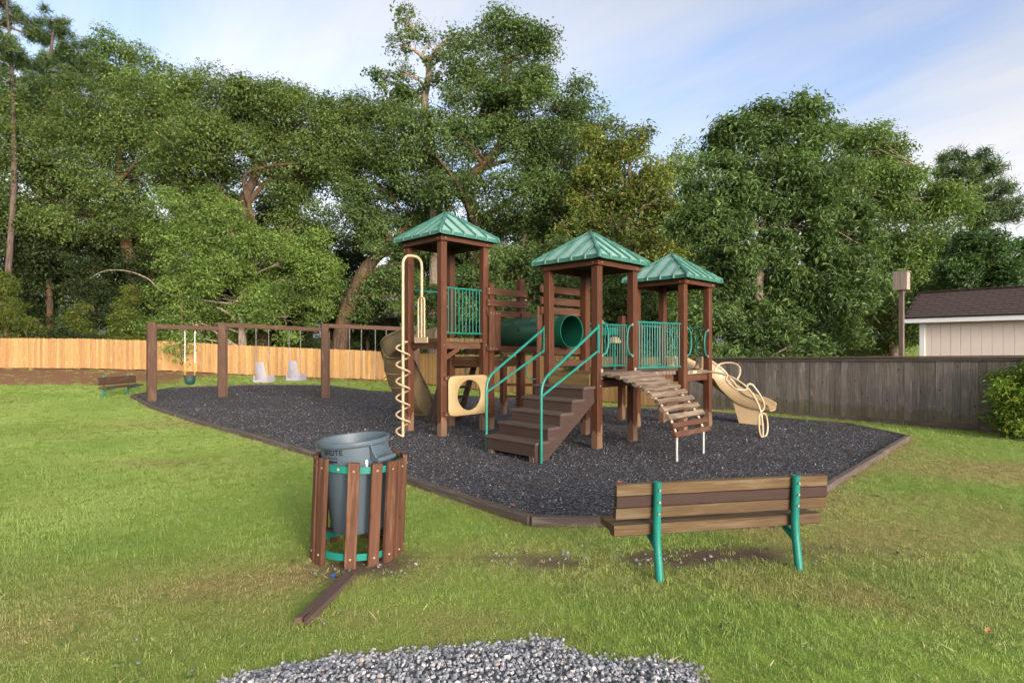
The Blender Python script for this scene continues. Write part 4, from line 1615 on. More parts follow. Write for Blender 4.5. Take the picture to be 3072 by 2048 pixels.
# beams and extra posts low in the structure
for (F, z) in ((F3, 1.12), (F2, 1.12)):
    for (a, b_) in (((0, 0), (S, 0)), ((0, S), (S, S)), ((0, 0), (0, S)), ((S, 0), (S, S))):
        pa, pb = tp(F, a[0], a[1], z), tp(F, b_[0], b_[1], z)
        d = (pb - pa).normalized()
        beam('joist', play, pa + d * 0.072, pb - d * 0.072, 0.05, 0.11, M_BOARD)
beam('brace', play, tp(F3, S, 0.07, 1.0), tp(F3, S, 0.55, 1.16), 0.05, 0.09, M_BOARD)
beam('brace', play, tp(F1, 0.07, 0.0, 1.55), tp(F1, 0.4, 0.0, 1.72), 0.05, 0.09, M_BOARD)
post(2.6, 13.5, 2.5)
post(1.72, 13.75, 2.3)
post(-0.22, 14.66, 1.6)
post(0.62, 14.5, 1.6)
for z in (0.80, 0.50):
    beam('rail_board', play, (-0.15, 14.64, z), (0.55, 14.515, z), 0.04, 0.07, M_BOARD)
beam('rail_board', play, (1.79, 13.73, 1.25), (2.53, 13.52, 1.25), 0.045, 0.14, M_BOARD)
m = MB()
m.obox(Vector((2.16, 13.6, 2.14)), Vector((0.36, -0.1, 0)), Vector((0.005, 0.018, 0)), ZU * 0.09)
m.build('teal_panel', M_TEAL, play)
m = MB()
m.lathe([(0.16, 0.0), (0.155, 0.05), (0.12, 0.11), (0.06, 0.145), (0.0, 0.155)], 16, (2.42, 13.45, 1.86))
m.build('beige_dome', M_BEIGE, play, None, True)
pipe('upright', play, [(2.42, 13.45, 1.0), (2.42, 13.45, 1.87)], 0.03, M_TEAL, 8)
for q in (Vector((0.62, 14.43, 0)), Vector((-0.9, 14.2, 0))):
    pipe('hand_grip', play, round_corners([q + ZU * 1.45, q + Vector((-0.2, 0, 1.45)), q + Vector((-0.28, 0, 1.2)), q + Vector((-0.2, 0, 0.95)), q + ZU * 0.95], 0.12), 0.016, M_TEAL, 8)



def bolts(F, pts, nrm, off, parent=None):
    for (s_, t_, z_) in pts:
        m = MB()
        q = tp(F, s_, t_, z_)
        m.tube([q, q + nrm * 0.008], [0.013, 0.007], 7)
        m.build('bolt', M_BOLT, parent or play, None, True)


tb = -PW / 2 - 0.041
bolts(F4, [(s_, tb, z) for z in (2.945, 2.865, 2.71, 2.63) for s_ in (0.05, S + 0.03)], -V, 0)
bolts(F4, [(s_, -PW / 2 - 0.082, z) for z in (2.45, 1.73) for s_ in (0.06, 0.14, 0.22, 0.31)], -V, 0)
for F, e in ((F1, 3.885), (F2, 3.237), (F3, 3.125)):
    bolts(F, [(s_, -PW / 2 - 0.043, e - 0.05) for s_ in (0.0, S)], -V, 0)
    bolts(F, [(-PW / 2 - 0.043, t_, e - 0.05) for t_ in (0.0, S)], -U, 0)
bolts(F1, [(0.02, tb, z) for z in (1.165, 0.47)], -V, 0)
bolts(F2, [(s_, -PW / 2 - 0.002, z) for s_ in (0.0, S) for z in (1.10,)], -V, 0)
bolts(F1, [(s_, -PW / 2 - 0.002, 1.80) for s_ in (0.0, S)], -V, 0)


# ------------------------------------------------------------------ swing frame and swings
SWP = [Vector((-11.4, 18.0, 0)), Vector((-9.92, 19.45, 0)), Vector((-6.83, 20.75, 0)), Vector((-3.72, 22.05, 0))]
sw = thing('swing_frame', 'long brown timber swing frame on the mulch with stout posts', 'swing frame', SWP[0])
SWT = [2.54, 2.60, 2.62, 2.6]
for i, p in enumerate(SWP):
    d = (SWP[min(3, i + 1)] - SWP[max(0, i - 1)]).normalized()
    beam('post', sw, (p.x, p.y, gzf(p.x, p.y) - 0.3), (p.x, p.y, SWT[i]), 0.20, 0.26, M_BENCHF, up=d, ch=0.02)
    if i in (1, 2):
        q = p + d * 0.155
        beam('post_side', sw, (q.x, q.y, gzf(q.x, q.y) - 0.3), (q.x, q.y, SWT[i] - 0.28), 0.14, 0.045, M_BENCHF, up=d)
BZ = [(2.42, 2.40), (2.52, 2.40), (2.54, 2.46)]
for i in range(3):
    a, b_ = SWP[i], SWP[i + 1]
    d = (b_ - a).normalized()
    beam('crossbeam', sw, a + d * 0.13 + ZU * BZ[i][0], b_ - d * 0.13 + ZU * BZ[i][1], 0.14, 0.15, M_BENCHF, ch=0.012)


def chain_mb(p0, p1, link_l=0.05, r=0.006, wid=0.014):
    """real links, alternate ones turned"""
    m = MB()
    p0, p1 = Vector(p0), Vector(p1)
    d = (p1 - p0)
    n = max(2, int(d.length / (link_l * 0.8)))
    t = d.normalized()
    a = t.orthogonal().normalized()
    b = t.cross(a)
    for i in range(n):
        c = p0 + d * ((i + 0.5) / n)
        s_ = a if i % 2 else b
        hl = link_l / 2
        ring = [c + t * hl * x + s_ * wid * y for x, y in ((1, 0), (0.6, 1), (-0.6, 1), (-1, 0), (-0.6, -1), (0.6, -1))]
        m.tube(ring, r, 4, True)
    return m


def hang_points(i, x1, x2):
    a, b_ = SWP[i], SWP[i + 1]
    out = []
    for x in (x1, x2):
        k = (x - 1176) / FPX
        t = (k * a.y - a.x) / ((b_.x - a.x) - k * (b_.y - a.y))
        p = a.lerp(b_, t)
        z = BZ[i][0] + (BZ[i][1] - BZ[i][0]) * t - 0.075
        out.append(Vector((p.x, p.y, z)))
    return out


def swing(name, label, i, x1, x2, zs, builder, cmat_low=None, zlow=None):
    A, B_ = hang_points(i, x1, x2)
    mid = (A + B_) / 2
    d = (B_ - A).normalized()
    t = thing(name, label, 'swing', (mid.x, mid.y, zs), group='swings hanging from the timber frame')
    for P in (A, B_):
        e = Vector((P.x, P.y, zs))
        m = MB()
        m.tube([P + ZU * 0.01, P - ZU * 0.05], [0.028, 0.016], 8)
        m.build('hanger', M_STEEL, t)
        if zlow:
            md = Vector((P.x, P.y, zlow))
            chain_mb(P - ZU * 0.04, md).build('chain', M_WHITE, t)
            pipe('sleeve', t, [md, e], 0.012, M_YELLOW, 7)
        else:
            chain_mb(P - ZU * 0.04, e).build('chain', M_STEEL, t)
    builder(t, mid, d, (B_ - A).length, zs)
    return t


def bucket_seat(t, mid, d, w, zs):
    n_ = 20
    m = MB()
    v, f = [], []
    nrm = d.cross(ZU)
    rows = [(1.0, 0.0, 0.0), (1.02, -0.05, 0.0), (0.97, -0.15, 0), (0.75, -0.24, 0), (0.4, -0.275, 0), (0.0, -0.28, 0)]
    for (r, z, _) in rows:
        for k in range(n_):
            a = 2 * math.pi * k / n_
            bz = 0.05 * math.cos(2 * a) if z > -0.1 else 0
            v.append(tuple(Vector((mid.x, mid.y, zs + z + bz)) + d * 0.165 * r * math.cos(a) + nrm * 0.15 * r * math.sin(a)))
    for i in range(len(rows) - 1):
        for k in range(n_):
            k2 = (k + 1) % n_
            f.append((i * n_ + k, (i + 1) * n_ + k, (i + 1) * n_ + k2, i * n_ + k2))
    m.add(v, f)
    s_ = m.build('bucket_seat', M_RUBBER, t, None, True)
    c = Vector((mid.x, mid.y, zs))
    ring = [c + d * 0.165 * math.cos(a) + nrm * 0.15 * math.sin(a) + ZU * 0.05 * math.cos(2 * a) for a in [2 * math.pi * k / 24 for k in range(24)]]
    pipe('rim', s_, ring, 0.014, M_RUBBER, 6, True)
    m = MB()
    for k in (-0.4, 0.0, 0.4):
        m.tube([c + nrm * -0.16 + d * 0.1 * k + ZU * -0.03, c + nrm * -0.155 + d * 0.1 * k - ZU * 0.16, c + nrm * -0.06 + d * 0.1 * k - ZU * 0.27], 0.008, 5)
    m.build('strap', M_STEEL, s_)


def support_seat(t, mid, d, w, zs):
    """high-backed moulded seat seen from its back"""
    fr = (d * 0.35 + d.cross(ZU) * -0.94).normalized()          # where the sitter looks
    fr = Vector((0.16, 0.985, 0)).normalized()
    sd = fr.cross(ZU)
    c = Vector((mid.x, mid.y, 0)) - fr * 0.10
    m = MB()
    hw = 0.215
    # back: profile rows from bottom to top, dished
    rows = []
    for (z, off, k, curl) in ((0.0, 0.0, 1.05, 0.05), (0.1, -0.035, 1.0, 0.05), (0.3, -0.06, 0.88, 0.04), (0.5, -0.085, 0.8, 0.035), (0.62, -0.10, 0.74, 0.02)):
        rows.append([(q * hw * k, off + abs(q) ** 2 * curl, z) for q in (-1, -0.6, -0.2, 0.2, 0.6, 1)])
    v, f = [], []
    for th in (0, 0.035):
        for row in rows:
            for (a, o_, z) in row:
                v.append(tuple(c + sd * a + fr * (o_ + th) + ZU * (zs + z)))
    nr, nc = len(rows), 6
    for th in (0, 1):
        for i in range(nr - 1):
            for k in range(nc - 1):
                o_ = th * nr * nc
                q = (o_ + i * nc + k, o_ + i * nc + k + 1, o_ + (i + 1) * nc + k + 1, o_ + (i + 1) * nc + k)
                f.append(q if th else q[::-1])
    per = [k for k in range(nc)] + [i * nc + nc - 1 for i in range(1, nr)] + [(nr - 1) * nc + k for k in range(nc - 2, -1, -1)] + [i * nc for i in range(nr - 2, 0, -1)]
    for i in range(len(per)):
        a, b_ = per[i], per[(i + 1) % len(per)]
        f.append((a, b_, b_ + nr * nc, a + nr * nc))
    m.add(v, f)
    bk = m.build('seat_back', M_SWING, t, None, True)
    m = MB()
    m.obox(c + fr * 0.19 + ZU * (zs - 0.04), fr * 0.22, sd * 0.245, ZU * 0.04)
    m.obox(c + fr * 0.40 + ZU * (zs + 0.03), fr * 0.025, sd * 0.19, ZU * 0.06)
    for sg in (-1, 1):
        m.obox(c + fr * 0.20 + sd * sg * 0.245 + ZU * (zs + 0.04), fr * 0.22, sd * 0.02, ZU * 0.12)
    m.build('seat', M_SWING, t)
    for sg in (-1, 1):
        m = MB()
        m.tube([c + sd * sg * 0.17 + fr * 0.02 + ZU * (zs + 0.58), c + sd * sg * 0.2 + fr * 0.06 + ZU * (zs + 0.3), c + sd * sg * 0.2 + fr * 0.12 + ZU * (zs + 0.05)], 0.02, 6)
        m.build('harness', M_YELLOW, t, None, True)
    m = MB()
    m.obox(c + fr * -0.083 + ZU * (zs + 0.36), sd * 0.06, fr * 0.006, ZU * 0.13)
    m.build('back_rib', M_SWING, bk)


def belt_seat(t, mid, d, w, zs):
    m = MB()
    nrm = d.cross(ZU)
    v, f = [], []
    n_ = 9
    for k in range(n_):
        q = -1 + 2 * k / (n_ - 1)
        p = Vector((mid.x, mid.y, zs)) + d * q * w / 2 + ZU * (-0.13 * (1 - q * q))
        for (a, z) in ((-0.07, 0), (0.07, 0), (0.07, -0.014), (-0.07, -0.014)):
            v.append(tuple(p + nrm * a + ZU * z))
    for k in range(n_ - 1):
        for q in range(4):
            q2 = (q + 1) % 4
            f.append((k * 4 + q, (k + 1) * 4 + q, (k + 1) * 4 + q2, k * 4 + q2))
    f += [(3, 2, 1, 0), tuple((n_ - 1) * 4 + q for q in range(4))]
    m.add(v, f)
    m.build('belt_seat', M_BELT, t)


swing('bucket_swing', 'dark green toddler bucket swing on yellow-sleeved chains near the far bench', 0, 424.5, 447.5, 0.80, bucket_seat, True, 1.25)
swing('support_swing', 'lavender-grey high-backed swing seat next to the bucket swing bay', 1, 588, 617, 0.62, support_seat)
swing('support_swing', 'lavender-grey high-backed swing seat beside the third frame post', 1, 664, 690, 0.66, support_seat)
swing('belt_swing', 'black belt swing just beyond the third frame post', 2, 803, 830, 0.66, belt_seat)
swing('belt_swing', 'black belt swing half hidden by the curved slide', 2, 862, 887, 0.66, belt_seat)


# ------------------------------------------------------------------ benches
def bench(label, loc, rz, boards, sc_=1.0, legh=0.735, seat_far=0.34):
    t = thing('park_bench', label, 'bench', loc, rz, 'park benches')
    M0 = WM[t]

    def w(x, y, z):
        return M0 @ Vector((x, y, z))
    xd = (M0.to_3x3() @ Vector((1, 0, 0)))
    yd = (M0.to_3x3() @ Vector((0, 1, 0)))
    for x in (-0.59, 0.59):
        lg = pipe('leg', t, round_corners([w(x, -0.085, -0.2), w(x, 0.0, 0.33), w(x, -0.02, legh)], 0.12), 0.031, M_TEAL, 16)
        pipe('seat_arm', lg, [w(x, -0.02, 0.22), w(x, 0.16, 0.312), w(x, seat_far + 0.08, 0.312)], 0.027, M_TEAL, 10)
        for z in (0.50, 0.59, 0.68):
            m = MB()
            q = w(x, -0.03 * (z - 0.33) / 0.4 - 0.03, z)
            m.tube([q, q - yd * 0.007], 0.009, 8)
            m.build('bolt', M_BOLT, lg)
    tl = Vector((0, -0.03, legh - 0.33)).normalized()
    upv = M0.to_3x3() @ tl
    for k, z in enumerate((0.675, 0.585, 0.495)):
        y = -0.03 * (z - 0.33) / 0.4 + 0.06
        j = random.uniform(-0.008, 0.008)
        beam('back_board', t, w(-0.90 + j, y, z), w(0.90 + j, y, z), 0.055, 0.086, boards[k], up=upv, ch=0.006)
    for k, y in enumerate((0.072, 0.182, 0.292)):
        j = random.uniform(-0.015, 0.015)
        beam('seat_board', t, w(-0.90 + j, y + 0.012, 0.362), w(0.88 + j, y + 0.012, 0.362), 0.098, 0.052 if k else 0.082, boards[3], ch=0.007)
    return t


c_ = (Vector((1.108, 4.26, 0)) + Vector((2.27, 4.484, 0))) / 2
bench('weathered brown bench with teal pipe legs, its back to the gravel path', (c_.x - 0.012, c_.y + 0.06, 0), math.atan2(0.224, 1.162), (M_BENCH, M_BENCHD, M_BENCH, M_BENCH))
bench('dark brown bench with teal legs near the first swing post', (-14.15, 20.35, 0.0), math.radians(-93), (M_BENCHF, M_BENCHF, M_BENCHF, M_BENCHF), legh=0.80)


# ------------------------------------------------------------------ litter bin, slatted holder, fallen slat
BC = Vector((-1.325, 4.88, 0))
LEAN = Matrix.Rotation(math.radians(2.4), 4, Vector((0.0, 1.0, 0)))
hold = thing('bin_holder', 'round holder of brown wooden slats on teal bands, one slat missing', 'bin holder', BC, R=LEAN)
M0 = WM[hold]
Rm = 0.345


def ring_band(z0, z1, r, th=0.006, n=48):
    m = MB()
    m.lathe([(r, z0), (r, z1), (r - th, z1), (r - th, z0), (r, z0)], n)
    return m


for z0, z1 in ((0.745, 0.80), (0.05, 0.105)):
    bd = ring_band(z0, z1, Rm).build('band', M_TEAL, hold, M0, True)
m = MB()
m.obox((0, 0.05, 0.165), (Rm - 0.01, 0, 0), (0, 0.02, 0), (0, 0, 0.012))
m.obox((0, -0.05, 0.195), (Rm - 0.03, 0, 0), (0, 0.02, 0), (0, 0, 0.012))
m.build('base_bar', M_DARK, hold, M0)
for dg in (-76, -57, -38, 6, 34, 55, 75, 96, 118, 140, 162, 184, 206, 228, 250, 268):
    a = math.radians(-90 + dg)                      # -90: towards the camera
    cx, cy = math.cos(a), math.sin(a)
    hgt = 0.838 + random.uniform(-0.012, 0.012)
    p = M0 @ Vector((cx * (Rm + 0.021), cy * (Rm + 0.021), -0.03))
    q = M0 @ Vector((cx * (Rm + 0.021 + random.uniform(-0.006, 0.01)), cy * (Rm + 0.021), hgt))
    sl_ = beam('slat', hold, p, q, 0.089, 0.038, M_SLAT, up=M0.to_3x3() @ Vector((cx, cy, 0)), ch=0.006)
    if math.sin(a) < 0.3:
        for z in (0.772, 0.075):
            m = MB()
            c3 = Vector((cx * (Rm + 0.041), cy * (Rm + 0.041), z))
            m.tube([c3, c3 + Vector((cx, cy, 0)) * 0.006], [0.010, 0.005], 8)
            m.build('bolt', M_BOLT, sl_, M0, True)
m = MB()
a = math.radians(-90 - 16.5)
c3 = Vector((math.cos(a) * Rm, math.sin(a) * Rm, 0.772))
m.tube([c3, c3 + Vector((math.cos(a), math.sin(a), 0)) * 0.012], [0.012, 0.007], 8)
m.build('bolt', M_BOLT, hold, M0, True)

CANR = Matrix.Translation(BC + Vector((0.018, 0.02, 0.212))) @ Matrix.Rotation(math.radians(-4.0), 4, Vector((0, 1, 0))) @ Matrix.Rotation(math.radians(1.0), 4, Vector((1, 0, 0)))
can = link('litter_bin', None, CANR)
tag(can, 'grey-blue plastic litter bin with black lettering standing in the slatted holder', 'bin')
RB, RT, HC = 0.235, 0.283, 0.77


def can_r(z):
    return RB + (RT - RB) * z / HC


m = MB()
prof = [(0.0, 0.012), (RB - 0.03, 0.0), (RB - 0.006, 0.004), (RB, 0.02), (can_r(0.5), 0.5), (can_r(0.50) + 0.004, 0.515), (can_r(HC - 0.05), HC - 0.05), (RT + 0.004, HC - 0.045), (RT + 0.014, HC - 0.04), (RT + 0.02, HC - 0.02), (RT + 0.018, HC - 0.005), (RT + 0.008, HC), (RT - 0.004, HC - 0.006), (RT - 0.012, HC - 0.03), (RB - 0.01, 0.03), (0.0, 0.022)]
m.lathe(prof, 56)
m.build('bin_body', M_CAN, can, CANR, True)


def can_pt(ang, z, out=0.0):
    a = math.radians(ang - 90)
    r = can_r(z) + out
    return Vector((r * math.cos(a), r * math.sin(a), z))


def bin_handle(ang):
    m = MB()
    for da in (-19, 19):
        a0, a1, a2 = can_pt(ang + da, HC - 0.02, 0.014), can_pt(ang + da * 0.95, HC - 0.09, 0.045), can_pt(ang + da * 0.85, HC - 0.17, 0.10)
        a3, a4 = can_pt(ang + da, HC - 0.165, 0.0), can_pt(ang + da, HC - 0.08, 0.0)
        o_ = can_pt(ang + da + 3 * (1 if da > 0 else -1), HC - 0.1) - can_pt(ang + da, HC - 0.1)
        vv = [tuple(x) for x in (a0, a1, a2, a3, a4)] + [tuple(x - o_ * 0.7) for x in (a0, a1, a2, a3, a4)]
        m.add(vv, [(0, 1, 2, 3, 4), (9, 8, 7, 6, 5)] + [(i, 5 + i, 5 + (i + 1) % 5, (i + 1) % 5) for i in range(5)])
    gr = [can_pt(ang + x, HC - 0.16, 0.09) for x in (-16, -9, -3, 3, 9, 16)]
    m.tube(gr, 0.022, 8)
    m.build('handle', M_CAN, can, CANR)


bin_handle(60)
bin_handle(-120)
m = MB()
vv = [tuple(can_pt(a, z, 0.003)) for a, z in ((33, 0.545), (37, 0.545), (37, 0.60), (36, 0.615), (34, 0.615), (33, 0.60))]
vb = [tuple(can_pt(a, z, 0.0)) for a, z in ((33, 0.545), (37, 0.545), (37, 0.60), (36, 0.615), (34, 0.615), (33, 0.60))]
m.add(vv + vb, [tuple(range(6)), tuple(range(11, 5, -1))])
m.build('sticker', M_WHITE, can, CANR)
m = MB()
m.obox(can_pt(165, HC - 0.07, -0.014), (0.012, 0, 0), (0, 0.004, 0), (0, 0, 0.035))
m.build('moulding', M_CAN, can, CANR)


def bend_on_can(pts, ang0, z0):
    """flat (x right, y up) -> on the bin wall"""
    out = []
    for x, y in pts:
        z = z0 + y
        out.append(tuple(can_pt(ang0 + math.degrees(x / can_r(z)), z, 0.0025)))
    return out


def lettering():
    # heavy block capitals drawn on a 1 x 1 cell
    G = {
        'B': [(0, 0, .30, 1), (.30, .78, .85, 1), (.30, .40, .85, .60), (.30, 0, .85, .22), (.70, .5, 1, .95), (.70, .05, 1, .5)],
        'R': [(0, 0, .30, 1), (.30, .78, .85, 1), (.30, .38, .85, .58), (.70, .46, 1, .95), (.62, 0, 1, .40)],
        'U': [(0, .1, .30, 1), (.70, .1, 1, 1), (.12, 0, .88, .24)],
        'T': [(0, .76, 1, 1), (.35, 0, .65, .78)],
        'E': [(0, 0, .30, 1), (.30, .78, .95, 1), (.30, .40, .80, .60), (.30, 0, .95, .22)],
    }
    m = MB()
    h_, w_, gap = 0.045, 0.033, 0.006
    x = 0.0
    for ch in 'BRUTE':
        for (a, b_, c, d) in G[ch]:
            n_ = 3
            for k in range(n_):
                xa, xb = x + (a + (c - a) * k / n_) * w_, x + (a + (c - a) * (k + 1) / n_) * w_
                m.add(bend_on_can([(xa, b_ * h_), (xb, b_ * h_), (xb, d * h_), (xa, d * h_)], -42, HC - 0.098), [(0, 1, 2, 3)])
        x += w_ + gap
    m.build('lettering', M_BLACK, can, CANR)
    # small boxed emblem below
    m = MB()
    x0, y0, W, H = 0.045, -0.062, 0.085, 0.048
    for (a, b_, c, d) in ((0, 0, 1, .35), (0, .9, 1, 1), (0, .35, .05, .9), (.95, .35, 1, .9), (.12, .62, .88, .72)):
        for k in range(3):
            xa, xb = x0 + (a + (c - a) * k / 3) * W, x0 + (a + (c - a) * (k + 1) / 3) * W
            m.add(bend_on_can([(xa, y0 + b_ * H), (xb, y0 + b_ * H), (xb, y0 + d * H), (xa, y0 + d * H)], -42, HC - 0.098), [(0, 1, 2, 3)])
    m.build('emblem', M_BLACK, can, CANR)


lettering()

fs = link('fallen_slat', None, Matrix.Translation((-1.29, 3.93, 0.02)))
tag(fs, 'dark split wooden slat lying in the grass before the bin holder', 'slat')
m = MB()
a_, b_ = Vector((-1.32, 3.56, 0.035)), Vector((-1.225, 4.31, 0.030))
d_ = (b_ - a_).normalized()
n_ = d_.cross(ZU)
L_ = (b_ - a_).length
outl = [(0.0, -0.044), (0.03, -0.012), (0.15, 0.004), (0.012, 0.014), (0.0, 0.040), (0.10, 0.046), (L_ * 0.6, 0.043), (L_, 0.045), (L_ - 0.012, 0.0), (L_, -0.044), (L_ * 0.5, -0.046)]
top = [tuple(a_ + d_ * x + n_ * y + ZU * 0.018) for x, y in outl]
bot = [tuple(a_ + d_ * x + n_ * y * 1.04 - ZU * 0.02) for x, y in outl]
k_ = len(outl)
uvs = []
fc = [tuple(range(k_)), tuple(range(2 * k_ - 1, k_ - 1, -1))] + [(i, k_ + i, k_ + (i + 1) % k_, (i + 1) % k_) for i in range(k_)]
m.add(top + bot, fc, [[(outl[q % k_][0], outl[q % k_][1] + (0.04 if q >= k_ else 0)) for q in f_] for f_ in fc])
m.build('plank', M_PLANK, fs)

cap = MB()
cap.lathe([(0.0, 0.016), (0.012, 0.016), (0.016, 0.012), (0.017, 0.0)], 16)
o = cap.build('bottle_cap', paint('blue_plastic', (0.02, 0.09, 0.42), 0.35, 0.05), None, Matrix.Translation((-1.36, 4.33, 0.008)) @ Matrix.Rotation(0.5, 4, 'X'), True)
tag(o, 'small blue bottle cap by the foot of the bin holder', 'bottle cap')


def dead_leaf(loc, rz, s_, col, label, tilt=0.2):
    m = MB()
    v = [(0, 0, 0), (0.35, 0.22, 0.10), (0.75, 0.18, 0.06), (1.0, 0, 0.12), (0.75, -0.18, 0.1), (0.35, -0.22, 0.16), (0.5, 0, 0)]
    v = [(a * s_, b_ * s_, c * s_) for a, b_, c in v]
    m.add(v, [(0, 6, 1), (1, 6, 2), (2, 6, 3), (3, 6, 4), (4, 6, 5), (5, 6, 0)])
    o = m.build('dead_leaf', paint('dead_leaf_brown', col, 0.7, 0.2), None, Matrix.Translation(loc) @ Matrix.Rotation(rz, 4, 'Z') @ Matrix.Rotation(tilt, 4, 'X'))
    tag(o, label, 'leaf', 'dead leaves')


dead_leaf((0.80, 4.36, 0.715), 0.4, 0.07, (0.30, 0.10, 0.06), 'curled reddish dead leaf on the end of the bench back', 0.1)
dead_leaf((2.84, 3.40, 0.045), 0.8, 0.075, (0.42, 0.19, 0.08), 'orange dead leaf lying on the lawn below the bench, far right')
dead_leaf((0.03, 6.05, 0.06), 2.0, 0.10, (0.30, 0.14, 0.09), 'brown dead leaf on the mulch near its nearest corner', 0.15)


# ------------------------------------------------------------------ fences
def picket_mesh(hgt, w, th, mat, ear=0.035):
    key = ('picket', round(hgt, 3), w, mat.name)
    if key in _beams:
        return _beams[key]
    prof = [(-w / 2, 0), (w / 2, 0), (w / 2, hgt - ear), (w / 2 - ear, hgt), (-w / 2 + ear, hgt), (-w / 2, hgt - ear)]
    n_ = 6
    v = [(x, -th / 2, z) for x, z in prof] + [(x, th / 2, z) for x, z in prof]
    f = [tuple(range(n_)), tuple(range(2 * n_ - 1, n_ - 1, -1))] + [(i, n_ + i, n_ + (i + 1) % n_, (i + 1) % n_) for i in range(n_)]
    uv = []
    for q in f:
        uv += [(v[k][2], v[k][0] + v[k][1]) for k in q]
    me = mesh_np('picket', v, f, mat, False, uv)
    _beams[key] = me
    return me


def picket_fence(label, p0, p1, hgt, mat, step=0.142, end=None):
    p0, p1 = Vector((*p0, 0)), Vector((*p1, 0))
    d = (p1 - p0).normalized()
    L = (p1 - p0).length
    t = thing('picket_fence', label, 'fence', (p0.x, p0.y, gzf(p0.x, p0.y)))
    rz = math.atan2(d.y, d.x)
    nrm = Vector((-d.y, d.x, 0))
    n_ = int(L / step)
    for i in range(n_):
        p = p0 + d * (i + 0.5) * step
        z = gzf(p.x, p.y) + 0.05 + random.uniform(-0.012, 0.012)
        hh = hgt
        me = picket_mesh(hh, 0.1395, 0.018, mat)
        M = Matrix.Translation((p.x, p.y, z)) @ Matrix.Rotation(rz + random.uniform(-0.02, 0.02), 4, 'Z') @ Matrix.Rotation(random.uniform(-0.006, 0.006), 4, 'Y')
        link('picket', me, M, t)
    k = max(1, round(L / 2.4))
    for i in range(k):
        a, b_ = p0 + d * L * i / k + nrm * 0.03, p0 + d * L * (i + 1) / k + nrm * 0.03
        for zz in (0.3, 0.85, 1.4):
            beam('rail', t, a + ZU * (gzf(a.x, a.y) + zz), b_ + ZU * (gzf(b_.x, b_.y) + zz), 0.038, 0.085, mat)
        q = a + nrm * 0.07
        beam('fence_post', t, (q.x, q.y, gzf(q.x, q.y) - 0.3), (q.x, q.y, gzf(q.x, q.y) + hgt - 0.1), 0.09, 0.09, mat, up=d)
    return t


picket_fence('new yellow pine picket fence along the back behind the swings', F_L0, F_L1, 1.58, M_PICKET)
sp = Vector((*F_S0, 0)) + FS_DIR * 17.6
picket_fence('new pine picket fence running from the back corner behind the towers', F_S0, (sp.x, sp.y), 1.56, M_PICKET)


def board_fence():
    p0 = sp + FS_DIR * 0.02
    p1 = Vector((*F_S1, 0))
    d = FS_DIR
    L = (p1 - p0).length
    nrm = Vector((-d.y, d.x, 0))
    if nrm.y < 0:
        nrm = -nrm
    t = thing('board_fence', 'old grey board fence with cap rail behind the tan slide and shrub', 'fence', (p0.x, p0.y, gzf(p0.x, p0.y)))
    rz = math.atan2(d.y, d.x)
    step = 0.147
    n_ = int(L / step)
    # the land rises a little to the right along this fence
    zb = lambda s_: -0.15 + 0.24 * s_ / L
    for i in range(n_):
        s_ = (i + 0.5) * step
        p = p0 + d * s_
        w = random.uniform(0.1425, 0.1462)
        off = 0.012 if i % 2 else 0.0
        beam('board', t, p + nrm * random.uniform(0, 0.012) + ZU * (zb(s_) + 0.12), p + nrm * random.uniform(0, 0.012) + ZU * (zb(s_) + 1.50), round(w, 3), 0.019, M_OLD, up=nrm, ch=0.003)
    k = max(1, round(L / 2.4))
    for i in range(k):
        s0, s1 = L * i / k, L * (i + 1) / k - 0.006
        a, b_ = p0 + d * s0, p0 + d * s1
        beam('cap_rail', t, a + ZU * (zb(s0) + 1.575) - nrm * 0.02, b_ + ZU * (zb(s1) + 1.575) - nrm * 0.02, 0.14, 0.036, M_OLDR)
        beam('top_board', t, a + ZU * (zb(s0) + 1.518) - nrm * 0.035, b_ + ZU * (zb(s1) + 1.518) - nrm * 0.035, 0.022, 0.07, M_OLDR)
        beam('kick_board', t, a + ZU * (zb(s0) + 0.09) - nrm * 0.032, b_ + ZU * (zb(s1) + 0.09) - nrm * 0.032, 0.03, 0.13, M_OLDR)
        for zz in (0.45, 1.2):
            beam('rail', t, a + ZU * (zb(s0) + zz) + nrm * 0.045, b_ + ZU * (zb(s1) + zz) + nrm * 0.045, 0.038, 0.085, M_OLD)
        q = a + nrm * 0.11
        beam('fence_post', t, (q.x, q.y, zb(s0) - 0.3), (q.x, q.y, zb(s0) + 1.5), 0.09, 0.09, M_OLD, up=d)


board_fence()


